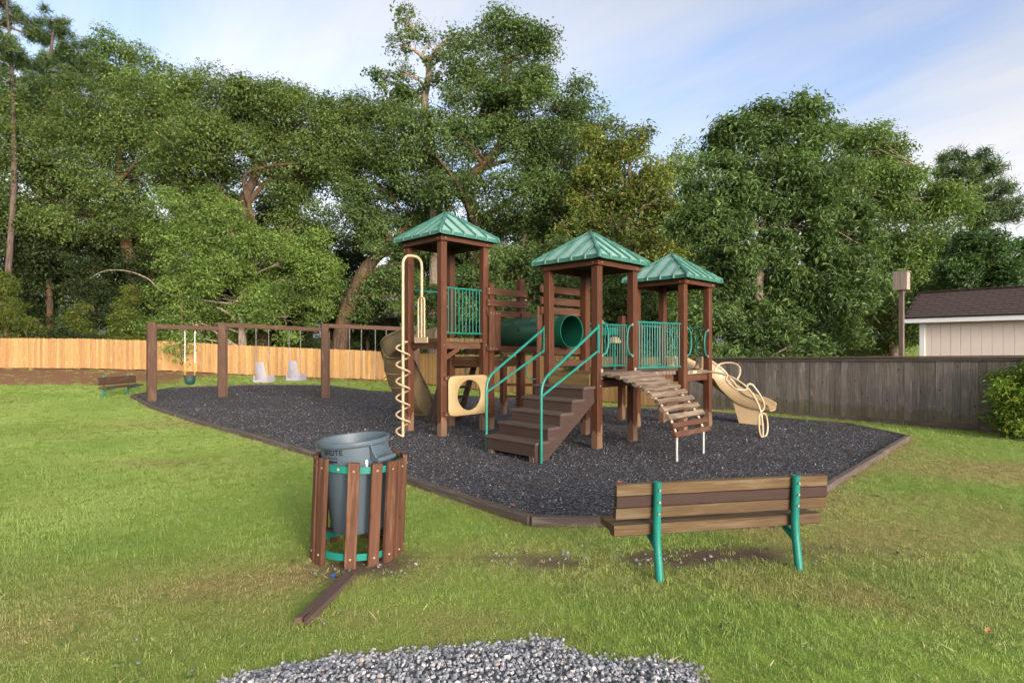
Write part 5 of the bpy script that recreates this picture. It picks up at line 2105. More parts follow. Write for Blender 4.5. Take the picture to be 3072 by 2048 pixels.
# ------------------------------------------------------------------ shed, bird box, far house
def shed():
    f = FS_DIR.copy()
    nrm = Vector((-f.y, f.x, 0))
    if nrm.y < 0:
        nrm = -nrm
    E0 = Vector((10.47, 15.2, 0))
    L, dep, ze, zr = 5.6, 1.12, 2.49, 3.27
    t = thing('garden_shed', 'beige shed with brown shingle roof behind the grey board fence', 'shed', E0 + f * 0.3 + nrm * 0.3)
    W0 = E0 + f * 0.32 + nrm * 0.28
    wl = L - 0.6
    m = MB()
    c = W0 + f * wl / 2 + nrm * (dep - 0.28)
    m.obox(c + ZU * 1.2, f * (wl / 2 - 0.02), nrm * (dep - 0.30), ZU * 1.25)
    wall = m.build('wall', M_SIDING, t)
    # gable infill
    m = MB()
    for s_ in (0.02, wl - 0.02):
        a, b_, p = W0 + f * s_ + nrm * 0.02, W0 + f * s_ + nrm * (2 * dep - 0.58), W0 + f * s_ + nrm * (dep - 0.28)
        m.add([tuple(a + ZU * 2.45), tuple(b_ + ZU * 2.45), tuple(p + ZU * (zr - 0.12))], [(0, 1, 2)])
    m.build('gable', M_SIDING, t)
    n_ = int(wl / 0.205)
    for i in range(n_):
        p = W0 + f * ((i + 0.5) * wl / n_)
        beam('siding_board', wall, p + ZU * -0.05, p + ZU * 2.44, wl / n_ - 0.006, 0.022, M_SIDING, up=nrm, ch=0.005)
    beam('corner_trim', wall, W0 - nrm * 0.016 + ZU * -0.05 + f * 0.02, W0 - nrm * 0.016 + f * 0.02 + ZU * 2.44, 0.12, 0.035, M_WHITE, up=nrm)
    for i in range(2):
        a, b_ = E0 + f * (L / 2 * i), E0 + f * (L / 2 * (i + 1) - 0.004)
        beam('fascia', t, a + ZU * (ze - 0.02) - nrm * 0.0, b_ + ZU * (ze - 0.02), 0.025, 0.14, M_WHITE)
    # roof decks
    m = MB()
    for sg in (0, 1):
        a = E0 + (nrm * 2 * dep if sg else Vector((0, 0, 0))) - (nrm if not sg else -nrm) * 0.03
        r = E0 + nrm * dep
        vv = [a + ZU * (ze + 0.055), a + f * L + ZU * (ze + 0.055), r + f * L + ZU * zr, r + ZU * zr]
        vv2 = [x - ZU * 0.03 for x in vv]
        m.add([tuple(x) for x in vv + vv2], [(0, 1, 2, 3), (7, 6, 5, 4), (0, 4, 5, 1), (1, 5, 6, 2), (2, 6, 7, 3), (3, 7, 4, 0)])
    roof = m.build('roof', M_SHINGLE, t)
    sl_v = (nrm * (dep + 0.03) + ZU * (zr - ze - 0.055))
    sl_len = sl_v.length
    sd = sl_v.normalized()
    up = f.cross(sd)
    if up.z < 0:
        up = -up
    rows, cols = 11, 19
    for r in range(rows):
        for k in range(cols):
            x0 = k * L / cols + (0.15 if r % 2 else 0) - 0.07
            x1 = x0 + L / cols - 0.008
            x0, x1 = max(0.0, x0), min(L, x1)
            if x1 - x0 < 0.04:
                continue
            base = E0 - nrm * 0.035 + ZU * (ze + 0.055) + sd * (r * sl_len / rows - 0.012) + f * ((x0 + x1) / 2)
            p = base + up * 0.010
            q = base + sd * (sl_len / rows + 0.03) + up * 0.003
            beam('shingle', roof, p, q, round(x1 - x0, 3), 0.012 + 0.003 * random.choice((0, 1)), M_SHINGLE, up=up, ch=0.002)
    for i in range(14):
        a = E0 + nrm * dep + ZU * (zr + 0.012) + f * (L * i / 14)
        beam('ridge_cap', roof, a, a + f * (L / 14 - 0.01), 0.18, 0.025, M_SHINGLE)


shed()

bb = thing('bird_box', 'grey wooden bird box on a tall post behind the board fence', 'bird box', (9.12, 13.32, 0))
beam('pole', bb, (9.12, 13.32, -0.3), (9.12, 13.32, 3.3), 0.095, 0.095, M_OLDR, up=FS_DIR)
bx = MB()
bx.obox((9.09, 13.27, 3.295), FS_DIR * 0.135, FS_DIR.cross(ZU) * 0.11, ZU * 0.2)
box = bx.build('box', M_BIRD, bb)
beam('front_board', box, Vector((9.09, 13.27, 3.09)) + FS_DIR.cross(ZU) * 0.12 - FS_DIR * 0.072, Vector((9.09, 13.27, 3.51)) + FS_DIR.cross(ZU) * 0.12 - FS_DIR * 0.072, 0.14, 0.02, M_BIRD, up=FS_DIR.cross(ZU))
beam('front_board', box, Vector((9.09, 13.27, 3.09)) + FS_DIR.cross(ZU) * 0.12 + FS_DIR * 0.072, Vector((9.09, 13.27, 3.51)) + FS_DIR.cross(ZU) * 0.12 + FS_DIR * 0.072, 0.14, 0.02, M_BIRD, up=FS_DIR.cross(ZU))
beam('lid', box, Vector((9.09, 13.27, 3.515)) - FS_DIR * 0.15, Vector((9.09, 13.27, 3.515)) + FS_DIR * 0.15, 0.26, 0.02, M_BIRD)


def far_house():
    c = Vector((-14.2, 58.0, 0))
    z0 = gzf(c.x, c.y)
    t = thing('house', 'dark brown house with grey roof seen under the trees beyond the fence', 'house', (c.x, c.y, z0))
    m = MB()
    m.box(c.x - 5.0, c.x + 7.5, c.y, c.y + 7, z0 - 0.5, z0 + 2.5)
    m.build('wall', M_HOUSEW, t)
    m = MB()
    v = [(c.x - 5.5, c.y - 0.6, z0 + 2.45), (c.x + 8, c.y - 0.6, z0 + 2.45), (c.x + 8, c.y + 7.6, z0 + 2.45), (c.x - 5.5, c.y + 7.6, z0 + 2.45), (c.x - 4, c.y + 3.5, z0 + 4.6), (c.x + 6.5, c.y + 3.5, z0 + 4.6)]
    m.add(v, [(0, 1, 5, 4), (1, 2, 5), (2, 3, 4, 5), (3, 0, 4), (3, 2, 1, 0)])
    m.build('roof', M_SHINGLE, t)
    for x in (-3.4, -0.4, 2.6, 5.4):
        m = MB()
        m.box(c.x + x - 0.55, c.x + x + 0.55, c.y - 0.04, c.y + 0.02, z0 + 0.9, z0 + 2.0)
        w = m.build('window', M_GLASS, t)
        m = MB()
        for (a, b_, e, g) in ((-0.62, -0.54, 0.83, 2.07), (0.54, 0.62, 0.83, 2.07), (-0.54, 0.54, 1.99, 2.07), (-0.54, 0.54, 0.83, 0.91)):
            m.box(c.x + x + a, c.x + x + b_, c.y - 0.07, c.y - 0.005, z0 + e, z0 + g)
        m.build('window_frame', M_OLDR, w)


far_house()

# ------------------------------------------------------------------ trees
L_OAK = leaf_mat('live_oak_leaf', (0.0344, 0.0637, 0.0151), (0.1713, 0.2498, 0.0612), (0.239, 0.2595, 0.0874), 0.06)
L_OAKB = leaf_mat('bright_oak_leaf', (0.0414, 0.0832, 0.0158), (0.2094, 0.3144, 0.0676), (0.2709, 0.3514, 0.0895), 0.08)
L_OAKD = leaf_mat('dark_oak_leaf', (0.0301, 0.0596, 0.0172), (0.1549, 0.2424, 0.0689), (0.2346, 0.2526, 0.0918), 0.05)
L_MAG = leaf_mat('magnolia_leaf', (0.0444, 0.0692, 0.0158), (0.22, 0.2793, 0.06), (0.3168, 0.2352, 0.07), 0.1, rough=0.35)
L_HICK = leaf_mat('broad_leaf', (0.0286, 0.0609, 0.0159), (0.1457, 0.2346, 0.069), (0.2296, 0.3036, 0.1104), 0.07)
L_LIGHT = leaf_mat('light_green_leaf', (0.0452, 0.0875, 0.0202), (0.1975, 0.2992, 0.0795), (0.2693, 0.3366, 0.0935), 0.06)
L_MAPLE = leaf_mat('dark_maple_leaf', (0.0202, 0.0518, 0.0158), (0.095,0.175,0.055), None, 0)
L_PINE = leaf_mat('pine_needle', (0.0285, 0.0589, 0.019), (0.1254, 0.1914, 0.0634), None, 0, trans=0.25)
L_CEDAR = leaf_mat('cedar_spray', (0.0324, 0.054, 0.0072), (0.125, 0.165, 0.022), (0.17, 0.15, 0.03), 0.08, trans=0.25)
L_SHRUB = leaf_mat('shrub_leaf', (0.0432, 0.0919, 0.013), (0.195, 0.3, 0.045), (0.39, 0.39, 0.0526), 0.14, rough=0.4)
L_UNDER = leaf_mat('shade_leaf', (0.014, 0.027, 0.008), (0.060, 0.092, 0.026), None, 0)  # leaf colour lowered to paint in the deep shade of the wood
B_OAK = bark_mat('oak_bark', (0.045, 0.030, 0.021), (0.125, 0.086, 0.060), (0.12, 0.062, 0.024))  # third colour: orange-brown noise patches over the bark
B_PALE = bark_mat('pale_bark', (0.14, 0.11, 0.085), (0.34, 0.28, 0.21))
B_PINE = bark_mat('pine_bark', (0.06, 0.042, 0.034), (0.15, 0.11, 0.09))


def leaves_mesh(name, C, Nrm, ln, wd, mat, rng, droop=0.0, tint_cl=None, fold=0.25):
    """C (n,3) leaf bases, Nrm (n,3) rough facing; kite-shaped leaves"""
    n = len(C)
    N = Nrm + rng.normal(0, 0.55, (n, 3))
    N /= np.linalg.norm(N, axis=1, keepdims=True) + 1e-9
    T = rng.normal(0, 1, (n, 3))
    T[:, 2] -= droop
    T -= N * np.sum(T * N, axis=1, keepdims=True)
    T /= np.linalg.norm(T, axis=1, keepdims=True) + 1e-9
    B = np.cross(N, T)
    s = rng.uniform(0.5, 1.0, (n, 1)) + 0.6 * rng.random((n, 1)) ** 3
    if tint_cl is not None:
        s = s * (0.72 + 0.56 * np.mod(tint_cl * 97.3, 1.0))[:, None]
    l, w = ln * s, wd * s
    base = C
    tip = C + T * l - N * l * fold * 0.6
    a = C + T * l * 0.45 + B * w * 0.5 + N * w * fold
    b = C + T * l * 0.45 - B * w * 0.5 + N * w * fold
    v = np.stack([base, a, tip, b], 1).reshape(-1, 3)
    k = np.arange(n) * 4
    f = np.concatenate([np.stack([k, k + 1, k + 2], -1), np.stack([k, k + 2, k + 3], -1)])
    me = mesh_np(name, v, f, mat)
    t1 = np.clip((tint_cl if tint_cl is not None else 0.5) * 0.75 + rng.uniform(-0.05, 0.4, n), 0, 1)
    t2 = rng.random(n)
    col = np.zeros((n, 4, 4), np.float32)
    col[:, :, 0] = t1[:, None]
    col[:, :, 1] = t2[:, None]
    col[:, :, 3] = 1
    at_ = me.color_attributes.new('tint', 'FLOAT_COLOR', 'POINT')
    at_.data.foreach_set('color', col.ravel())
    return me


def grow_lobes(lobes, nleaf, rng, sub_r, clump=0.2, flat=0.75, shell=0.5, per_clump=22, up_bias=0.35):
    """lobes (cx,cy,cz,rx,ry,rz) -> leaf centres, normals, clump tints, sub-lobe centres"""
    area = np.array([l[3] * l[5] for l in lobes])
    share = area / area.sum()
    Cs, Ns, Ts, subs = [], [], [], []
    for li, l in enumerate(lobes):
        c, r = np.array(l[:3]), np.array(l[3:6])
        ns = max(5, int(1.7 * 4 * r[0] * r[2] / (sub_r ** 2) / 1.6))
        nl = int(nleaf * share[li])
        d = rng.normal(0, 1, (ns, 3))
        d[:, 2] += 0.15
        d /= np.linalg.norm(d, axis=1, keepdims=True)
        fr = rng.uniform(shell, 1.0, (ns, 1)) ** 0.8
        sc_ = c + d * r * fr
        sr = sub_r * rng.uniform(0.55, 1.35, ns)
        stint = rng.uniform(0, 1, ns)
        subs.append((li, sc_))
        ncl = max(3, nl // per_clump)
        which = rng.choice(ns, ncl, p=(sr ** 2) / (sr ** 2).sum())
        cd = rng.normal(0, 1, (ncl, 3))
        cd[:, 2] += up_bias
        cd /= np.linalg.norm(cd, axis=1, keepdims=True)
        cc = sc_[which] + cd * sr[which][:, None] * rng.uniform(0.45, 1.0, (ncl, 1)) * np.array([1, 1, flat])
        idx = np.repeat(np.arange(ncl), per_clump)
        p = cc[idx] + rng.normal(0, clump, (len(idx), 3)) * np.array([1, 1, 0.7])
        nrm = cd[idx] * 0.6 + np.array([0, 0, 0.65])
        Cs.append(p)
        Ns.append(nrm)
        Ts.append(np.clip(stint[which][idx] * 0.6 + rng.uniform(0, 0.4, ncl)[idx], 0, 1))
    return np.concatenate(Cs), np.concatenate(Ns), np.concatenate(Ts), subs


def limb(mb, a, b, r0, r1, rng, sag=0.15, n=6, sides=6):
    a, b = Vector(a), Vector(b)
    L = (b - a).length
    pts = []
    off = Vector(rng.normal(0, 0.09, 3)) * L
    for k in range(n + 1):
        t = k / n
        p = a.lerp(b, t) + off * math.sin(math.pi * t) + ZU * (L * sag * math.sin(math.pi * t) * 0.5)
        if 0 < k < n:
            p += Vector(rng.normal(0, 0.02, 3)) * L
        pts.append(p)
    rr = [r0 + (r1 - r0) * (k / n) for k in range(n + 1)]
    v, f = tube_vf(pts, rr, sides, False, False)
    mb.add(v, f)
    return pts


def tree(name, label, Y, trunk, lobes, nleaf, ln, wd, lmat, bmat, seed, sub_r=1.1, clump=0.2, droop=0.3, group=None, depth=0.85, flat=0.75,
         shell=0.5, per_clump=22, twigs=True, rscale=1.0, up_bias=0.35, extra_limbs=(), limb_r=0.13, limb_k=0.42):
    """trunk: (x, y, radius) in picture units at depth Y; lobes: (x, y, rx, ry[, dY])"""
    rng = np.random.default_rng(seed)
    tr = [at(x, y, Y) for x, y, r in trunk]
    rad = [r for x, y, r in trunk]
    g = gzf(tr[0].x, Y)
    tr[0].z = g - 0.2
    L3 = []
    for lo in lobes:
        x, y, rx, ry = lo[:4]
        dY = lo[4] if len(lo) > 4 else rng.uniform(-0.6, 0.6)
        c = at(x, y, Y + dY)
        k = (Y + dY) / FPX
        L3.append((c.x, c.y, c.z, rx * k, rx * k * depth, ry * k))
    t = thing(name, label, 'tree', (tr[0].x, Y, g), group=group)
    C, N, T, subs = grow_lobes(L3, nleaf, rng, sub_r, clump, flat, shell, per_clump, up_bias)
    ok = C[:, 2] > 0.25
    me = leaves_mesh('crown', C[ok], N[ok], ln, wd, lmat, rng, droop, T[ok])
    link('crown', me, None, t)
    mb = MB()
    path = smooth_path(tr, 5)
    rr = np.interp(np.linspace(0, len(rad) - 1, len(path)), np.arange(len(rad)), rad)
    v, f = tube_vf(path, list(rr), 10, False, False)
    mb.add(v, f)
    for li, l in enumerate(L3):
        c = Vector(l[:3])
        cand = [p for p in path if p.z < c.z - 0.1 * l[5]] or [path[0]]
        cand = [p for p in cand if p.z > g + 1.2] or cand[-1:]
        s = min(cand, key=lambda p: (p - c).length + 0.35 * abs(p.z - (c.z - 1.5)))
        i = path.index(s)
        r0 = min(rr[i] * 0.6, limb_r * rscale)
        pts = limb(mb, s, c, max(0.03, r0), 0.03 * rscale, rng, 0.25)
        if twigs:
            for q in subs[li][1][:22]:
                a = pts[int(rng.integers(2, len(pts)))]
                limb(mb, a, Vector(q), 0.03 * rscale, 0.008, rng, 0.1, 4, 4)
    for el in extra_limbs:
        pp = smooth_path([at(x, y, Y + dy * 0.45) for x, y, r, dy in el], 5)
        r_ = np.interp(np.linspace(0, len(el) - 1, len(pp)), np.arange(len(el)), [e[2] for e in el]) * limb_k
        v, f = tube_vf(pp, list(r_), 7, False, False)
        mb.add(v, f)
    me = mesh_np('trunk', mb.v, mb.f, bmat, True)
    link('trunk', me, None, t)
    return t


# broad live oaks on the left
oak_a = tree('live_oak', 'broad live oak with grey-green crown behind the left of the pine fence', 37.0,
     [(330, 800, 0.5), (325, 700, 0.42), (290, 560, 0.36), (270, 440, 0.25), (280, 330, 0.1)],
     [(110, 330, 120, 90), (230, 270, 110, 90), (330, 250, 110, 80), (430, 270, 100, 80), (180, 430, 150, 100), (330, 400, 130, 90), (60, 460, 100, 110), (430, 380, 100, 80), (250, 540, 130, 80), (40, 300, 90, 80), (150, 545, 100, 55)],
     135000, 0.165, 0.09, L_OAK, B_OAK, 101, 1.35, 0.26, group='live oaks behind the fence', limb_r=0.2, flat=0.68, up_bias=0.5)
tree('live_oak', 'spreading live oak with long bare limbs behind the swing frame', 36.0,
     [(600, 800, 0.62), (590, 700, 0.5), (600, 600, 0.45), (560, 480, 0.35), (600, 380, 0.2), (640, 300, 0.1)],
     [(500, 240, 90, 65), (580, 260, 100, 75), (680, 280, 100, 70), (770, 300, 100, 70), (850, 310, 80, 75), (540, 340, 120, 70), (690, 370, 110, 60), (800, 390, 80, 60), (620, 430, 110, 50), (740, 430, 90, 50), (480, 330, 90, 70), (900, 290, 60, 60), (880, 380, 70, 50), (700, 520, 70, 40), (460, 430, 80, 60)],
     135000, 0.165, 0.09, L_OAK, B_OAK, 102, 1.3, 0.26, group='live oaks behind the fence', limb_r=0.2, flat=0.68, up_bias=0.5,
     extra_limbs=[[(600, 560, 0.34, 0), (560, 420, 0.28, -2), (600, 385, 0.22, -3), (680, 375, 0.16, -3.5), (740, 360, 0.06, -3.5)],
                  [(610, 640, 0.3, 0), (560, 580, 0.24, -1.5), (520, 520, 0.2, -2), (535, 470, 0.12, -2)]])
tree('live_oak', 'leaning live oak with orange-lit trunk behind the third swing post', 35.0,
     [(770, 800, 0.55), (790, 735, 0.5), (815, 670, 0.45), (845, 610, 0.4), (900, 560, 0.25), (950, 500, 0.12)],
     [(830, 500, 60, 45), (900, 560, 70, 50), (860, 430, 70, 45), (940, 470, 70, 60), (800, 690, 50, 40), (910, 680, 60, 50), (960, 590, 60, 60)],
     48000, 0.165, 0.09, L_OAKD, B_OAK, 103, 1.0, 0.22, group='live oaks behind the fence', limb_r=0.16, flat=0.7, up_bias=0.5,
     extra_limbs=[[(815, 670, 0.38, 0), (850, 630, 0.34, -0.6), (900, 605, 0.26, -1), (960, 600, 0.16, -1)]])
# more of the same wood beyond both edges of the view
for (dx, dy, rz, lab) in ((-20.0, 1.0, 2.1, 'live oak in the wood just beyond the left edge'), (-36.0, -3.0, 4.0, 'live oak in the wood far beyond the left edge'), (66.0, -8.0, 1.2, 'live oak far beyond the right edge')):
    b0 = WM[oak_a].translation
    copy_tree(oak_a, Matrix.Translation((b0.x + dx, b0.y + dy, gzf(b0.x + dx, b0.y + dy))) @ Matrix.Rotation(rz, 4, 'Z') @ Matrix.Scale(0.85, 4), lab)
# lower, brighter tree in front of them
tree('young_oak', 'bright green low-branching oak overhanging the pine fence by the swings', 33.3,
     [(560, 800, 0.26), (555, 720, 0.22), (560, 640, 0.18), (540, 560, 0.12), (520, 500, 0.06)],
     [(430, 500, 100, 60), (520, 540, 100, 70), (470, 620, 110, 60), (600, 600, 110, 70), (690, 650, 90, 65), (420, 700, 100, 55), (550, 690, 110, 60), (660, 730, 100, 50), (370, 745, 70, 30), (500, 760, 90, 35),
      (425, 800, 36, 24, -2.6), (735, 600, 50, 60), (740, 700, 45, 50)],
     125000, 0.155, 0.085, L_OAKB, B_PALE, 104, 1.05, 0.2, group=None, flat=0.68, up_bias=0.5, limb_r=0.09, rscale=0.8,
     extra_limbs=[[(560, 700, 0.12, 0), (470, 690, 0.11, -1.5), (378, 672, 0.1, -2.2), (340, 640, 0.08, -2.4), (290, 622, 0.06, -2.5), (240, 622, 0.045, -2.5), (205, 640, 0.03, -2.5)],
                  [(540, 790, 0.13, 0), (480, 780, 0.09, -1.5), (455, 770, 0.07, -2.2), (440, 735, 0.05, -2.5)]])
# the tall pair in the middle
tree('tall_oak', 'tallest oak with dense dark domed crown behind the tallest tower', 33.0,
     [(1085, 800, 0.5), (1092, 520, 0.42), (1060, 430, 0.36), (1110, 380, 0.3), (1155, 320, 0.26), (1160, 220, 0.18), (1165, 100, 0.06)],
     [(1150, 95, 70, 55), (1215, 130, 60, 60), (1110, 150, 60, 60), (1180, 190, 90, 60), (1100, 260, 90, 60), (1230, 260, 100, 65), (1330, 290, 80, 70), (1170, 350, 110, 70), (1290, 380, 110, 75), (1020, 310, 80, 65),
      (1000, 410, 90, 65), (1100, 430, 80, 50), (1220, 470, 110, 70), (1350, 470, 80, 80), (1130, 560, 90, 70), (1290, 570, 100, 70), (930, 330, 70, 70)],
     140000, 0.165, 0.09, L_OAKD, B_OAK, 105, 1.15, 0.22, limb_r=0.16, flat=0.7, up_bias=0.5,
     extra_limbs=[[(1092, 520, 0.3, -1), (1060, 440, 0.26, -2), (1020, 380, 0.2, -2.5), (985, 340, 0.1, -2.5)],
                  [(1150, 330, 0.16, -1), (1200, 290, 0.11, -2.5), (1240, 270, 0.06, -3), (1275, 272, 0.03, -3)],
                  [(1130, 390, 0.14, -1), (1100, 350, 0.12, -3), (1060, 315, 0.05, -3.4)],
                  [(1230, 480, 0.1, -2), (1290, 440, 0.09, -3.2), (1350, 420, 0.05, -3.3), (1380, 425, 0.02, -3.3)]])
tree('sparse_oak', 'sparse oak with bare twisted top poking above the canopy', 34.5,
     [(995, 800, 0.42), (1000, 500, 0.34), (985, 300, 0.27), (975, 235, 0.22), (985, 170, 0.19), (978, 140, 0.15), (955, 118, 0.1), (935, 110, 0.05)],
     [(940, 30, 22, 24, 0), (950, 60, 30, 24, 0), (905, 90, 22, 20, 0), (920, 110, 26, 16, 0), (985, 95, 30, 16, 0), (880, 185, 30, 22, 0), (915, 170, 32, 30, 0), (1010, 140, 26, 26, 0), (900, 225, 46, 26, 0), (950, 215, 36, 30, 0), (1015, 190, 36, 34, 0), (1050, 100, 22, 18, 0), (1075, 80, 16, 14, 0)],
     5200, 0.2, 0.11, L_OAKD, B_PALE, 106, 0.45, 0.18, depth=1.0, limb_r=0.09,
     extra_limbs=[[(985, 165, 0.15, 0), (1000, 130, 0.11, 0), (1030, 100, 0.07, 0), (1060, 85, 0.035, 0)], [(1000, 130, 0.08, 0), (995, 80, 0.05, 0), (985, 50, 0.03, 0), (970, 35, 0.015, 0)],
                  [(996, 85, 0.04, 0), (1012, 55, 0.025, 0), (1018, 35, 0.012, 0)], [(990, 60, 0.03, 0), (1000, 40, 0.02, 0), (996, 25, 0.01, 0)], [(955, 118, 0.09, 0), (950, 80, 0.06, 0), (938, 40, 0.03, 0), (925, 10, 0.012, 0)]])
tree('magnolia', 'yellow-green magnolia with rusty leaf undersides left of the big broadleaf tree', 28.5,
     [(1430, 800, 0.22), (1435, 600, 0.18), (1445, 420, 0.1), (1450, 300, 0.04)],
     [(1440, 320, 40, 45), (1420, 400, 65, 55), (1490, 400, 45, 50), (1470, 480, 70, 60), (1400, 520, 70, 60), (1520, 480, 35, 40), (1460, 590, 85, 60), (1520, 580, 40, 50), (1400, 640, 70, 50), (1350, 440, 50, 60), (1340, 560, 55, 60), (1390, 330, 40, 35)],
     36000, 0.22, 0.09, L_MAG, B_PALE, 107, 0.75, 0.22, droop=-0.4, per_clump=12)
tree('holly_tree', 'dark dense evergreen between the tallest and middle towers', 27.0,
     [(1200, 800, 0.15), (1200, 600, 0.1), (1205, 540, 0.05)],
     [(1170, 620, 90, 55), (1260, 620, 80, 55), (1190, 700, 110, 60), (1310, 690, 90, 60), (1090, 680, 70, 65), (1370, 640, 80, 60), (1430, 710, 80, 60), (1000, 720, 70, 60)],
     60000, 0.15, 0.08, L_OAKD, B_OAK, 108, 0.75, 0.17)
# the big broadleaf tree over the old fence
tree('broadleaf_tree', 'big fresh-green broadleaf tree drooping over the old grey fence', 18.6,
     [(1745, 810, 0.17), (1742, 700, 0.15), (1748, 560, 0.12), (1760, 440, 0.085), (1780, 320, 0.05), (1790, 250, 0.02)],
     [(1790, 275, 70, 50), (1720, 330, 75, 55), (1850, 330, 65, 60), (1660, 420, 75, 65), (1780, 400, 90, 60), (1890, 430, 75, 70), (1620, 520, 65, 75), (1710, 510, 90, 60), (1830, 520, 95, 70), (1940, 530, 70, 75),
      (1640, 640, 75, 70), (1750, 630, 100, 70), (1860, 640, 90, 70), (1960, 650, 65, 70), (1690, 740, 95, 60), (1810, 750, 100, 60), (1910, 760, 70, 50), (1620, 740, 65, 60), (1850, 820, 45, 30, -2.3), (1720, 830, 60, 30, -1.2)],
     105000, 0.18, 0.062, L_HICK, B_PALE, 109, 0.52, 0.14, droop=1.1, depth=0.85, per_clump=16, rscale=0.75, limb_r=0.06, flat=0.65)
tree('light_tree', 'pale feathery tree behind the bird box and shed', 26.0,
     [(2060, 800, 0.2), (2050, 680, 0.17), (2070, 590, 0.13), (2110, 500, 0.08), (2150, 440, 0.04)],
     [(1960, 320, 42, 28), (1990, 350, 55, 35), (2060, 375, 50, 40), (2000, 430, 75, 50), (2090, 460, 90, 60), (2170, 480, 60, 50), (2020, 540, 80, 60), (2120, 560, 80, 50), (2010, 640, 80, 60), (2090, 670, 70, 60), (2040, 740, 80, 50), (2140, 720, 60, 50), (1940, 430, 50, 60)],
     72000, 0.15, 0.07, L_LIGHT, B_PALE, 110, 0.75, 0.2, extra_limbs=[[(2070, 600, 0.1, -1), (2090, 575, 0.09, -2.5), (2125, 555, 0.05, -2.6)], [(2085, 580, 0.08, -2.5), (2110, 530, 0.06, -2.6), (2135, 515, 0.03, -2.6)]])
tree('dark_maple', 'rounded dark green maple rising behind the shed roof', 20.0,
     [(2250, 810, 0.13), (2245, 700, 0.1), (2240, 580, 0.04)],
     [(2235, 575, 55, 38), (2200, 620, 50, 45), (2270, 620, 60, 50), (2325, 620, 50, 50), (2220, 680, 60, 50), (2300, 690, 70, 50), (2180, 700, 50, 50), (2380, 650, 60, 60)],
     46000, 0.12, 0.075, L_MAPLE, B_OAK, 111, 0.5, 0.13)


def pine(name, label, Y, trunk, tufts, n, seed, ln=0.30, group='pines'):
    rng = np.random.default_rng(seed)
    tr = [at(x, y, Y) for x, y, r in trunk]
    g = gzf(tr[0].x, Y)
    tr[0].z = g - 0.2
    t = thing(name, label, 'tree', (tr[0].x, Y, g), group=group)
    path = smooth_path(tr, 6)
    rad = [r for _, _, r in trunk]
    rr = np.interp(np.linspace(0, len(rad) - 1, len(path)), np.arange(len(rad)), rad)
    mb = MB()
    v, f = tube_vf(path, list(rr), 9, False, False)
    mb.add(v, f)
    C, N, T = [], [], []
    for (x, y, rx, ry) in tufts:
        k = Y / FPX
        c = at(x, y, Y + rng.uniform(-1.2, 1.2))
        cand = [p for p in path if p.z < c.z + 0.3] or [path[0]]
        s = min(cand, key=lambda p: (p - c).length)
        pts = limb(mb, s, c, 0.07, 0.03, rng, 0.12)
        m = max(6, int(rx * ry * k * k * 14))
        for _ in range(m):
            d = rng.normal(0, 0.5, 3)
            q = np.array(c) + d * np.array([rx * k, rx * k, ry * k])
            a = pts[int(rng.integers(3, len(pts)))]
            limb(mb, a, Vector(q), 0.025, 0.01, rng, 0.05, 3, 4)
            # needle balls
            nn = int(n * rng.uniform(0.6, 1.3))
            dirs = rng.normal(0, 1, (nn, 3))
            dirs[:, 2] += 0.35
            dirs /= np.linalg.norm(dirs, axis=1, keepdims=True)
            C.append(np.repeat(q[None], nn, 0) + rng.normal(0, 0.16, (nn, 3)))
            N.append(dirs)
            T.append(np.full(nn, rng.random()))
    C, N, T = np.concatenate(C), np.concatenate(N), np.concatenate(T)
    n_ = len(C)
    side = np.cross(N, rng.normal(0, 1, (n_, 3)))
    side /= np.linalg.norm(side, axis=1, keepdims=True) + 1e-9
    l = ln * rng.uniform(0.7, 1.2, (n_, 1))
    w = 0.042
    vv = np.stack([C - side * w / 2, C + side * w / 2, C + N * l], 1).reshape(-1, 3)
    me = mesh_np('crown', vv, np.arange(n_ * 3).reshape(-1, 3), L_PINE)
    col = np.zeros((n_, 3, 4), np.float32)
    col[:, :, 0] = np.clip(T * 0.6 + rng.uniform(0, 0.4, n_), 0, 1)[:, None]
    col[:, :, 3] = 1
    a_ = me.color_attributes.new('tint', 'FLOAT_COLOR', 'POINT')
    a_.data.foreach_set('color', col.ravel())
    link('crown', me, None, t)
    link('trunk', mesh_np('trunk', mb.v, mb.f, B_PINE, True), None, t)


pine('pine_tree', 'tall pine with bare grey trunk at the left edge', 35.0,
     [(5, 800, 0.2), (18, 640, 0.18), (32, 420, 0.16), (30, 250, 0.13), (22, 100, 0.09), (15, 0, 0.04)],
     [(10, 20, 40, 22), (50, 55, 40, 22), (-30, 60, 40, 25), (70, 90, 24, 16), (10, 95, 45, 20), (40, 140, 50, 22), (-20, 150, 40, 22), (20, 190, 50, 22), (-60, 110, 40, 25)], 210, 201)
pine('pine_tree', 'second pine with open airy top beside the left edge pine', 40.0,
     [(120, 800, 0.28), (118, 400, 0.22), (108, 200, 0.15), (118, 110, 0.1), (125, 50, 0.04)],
     [(115, 50, 40, 18), (140, 80, 34, 18), (95, 85, 30, 14), (165, 115, 36, 20), (190, 140, 36, 20), (120, 130, 40, 16), (80, 160, 40, 20), (150, 170, 50, 22), (200, 180, 40, 24), (105, 200, 50, 20)], 210, 202)
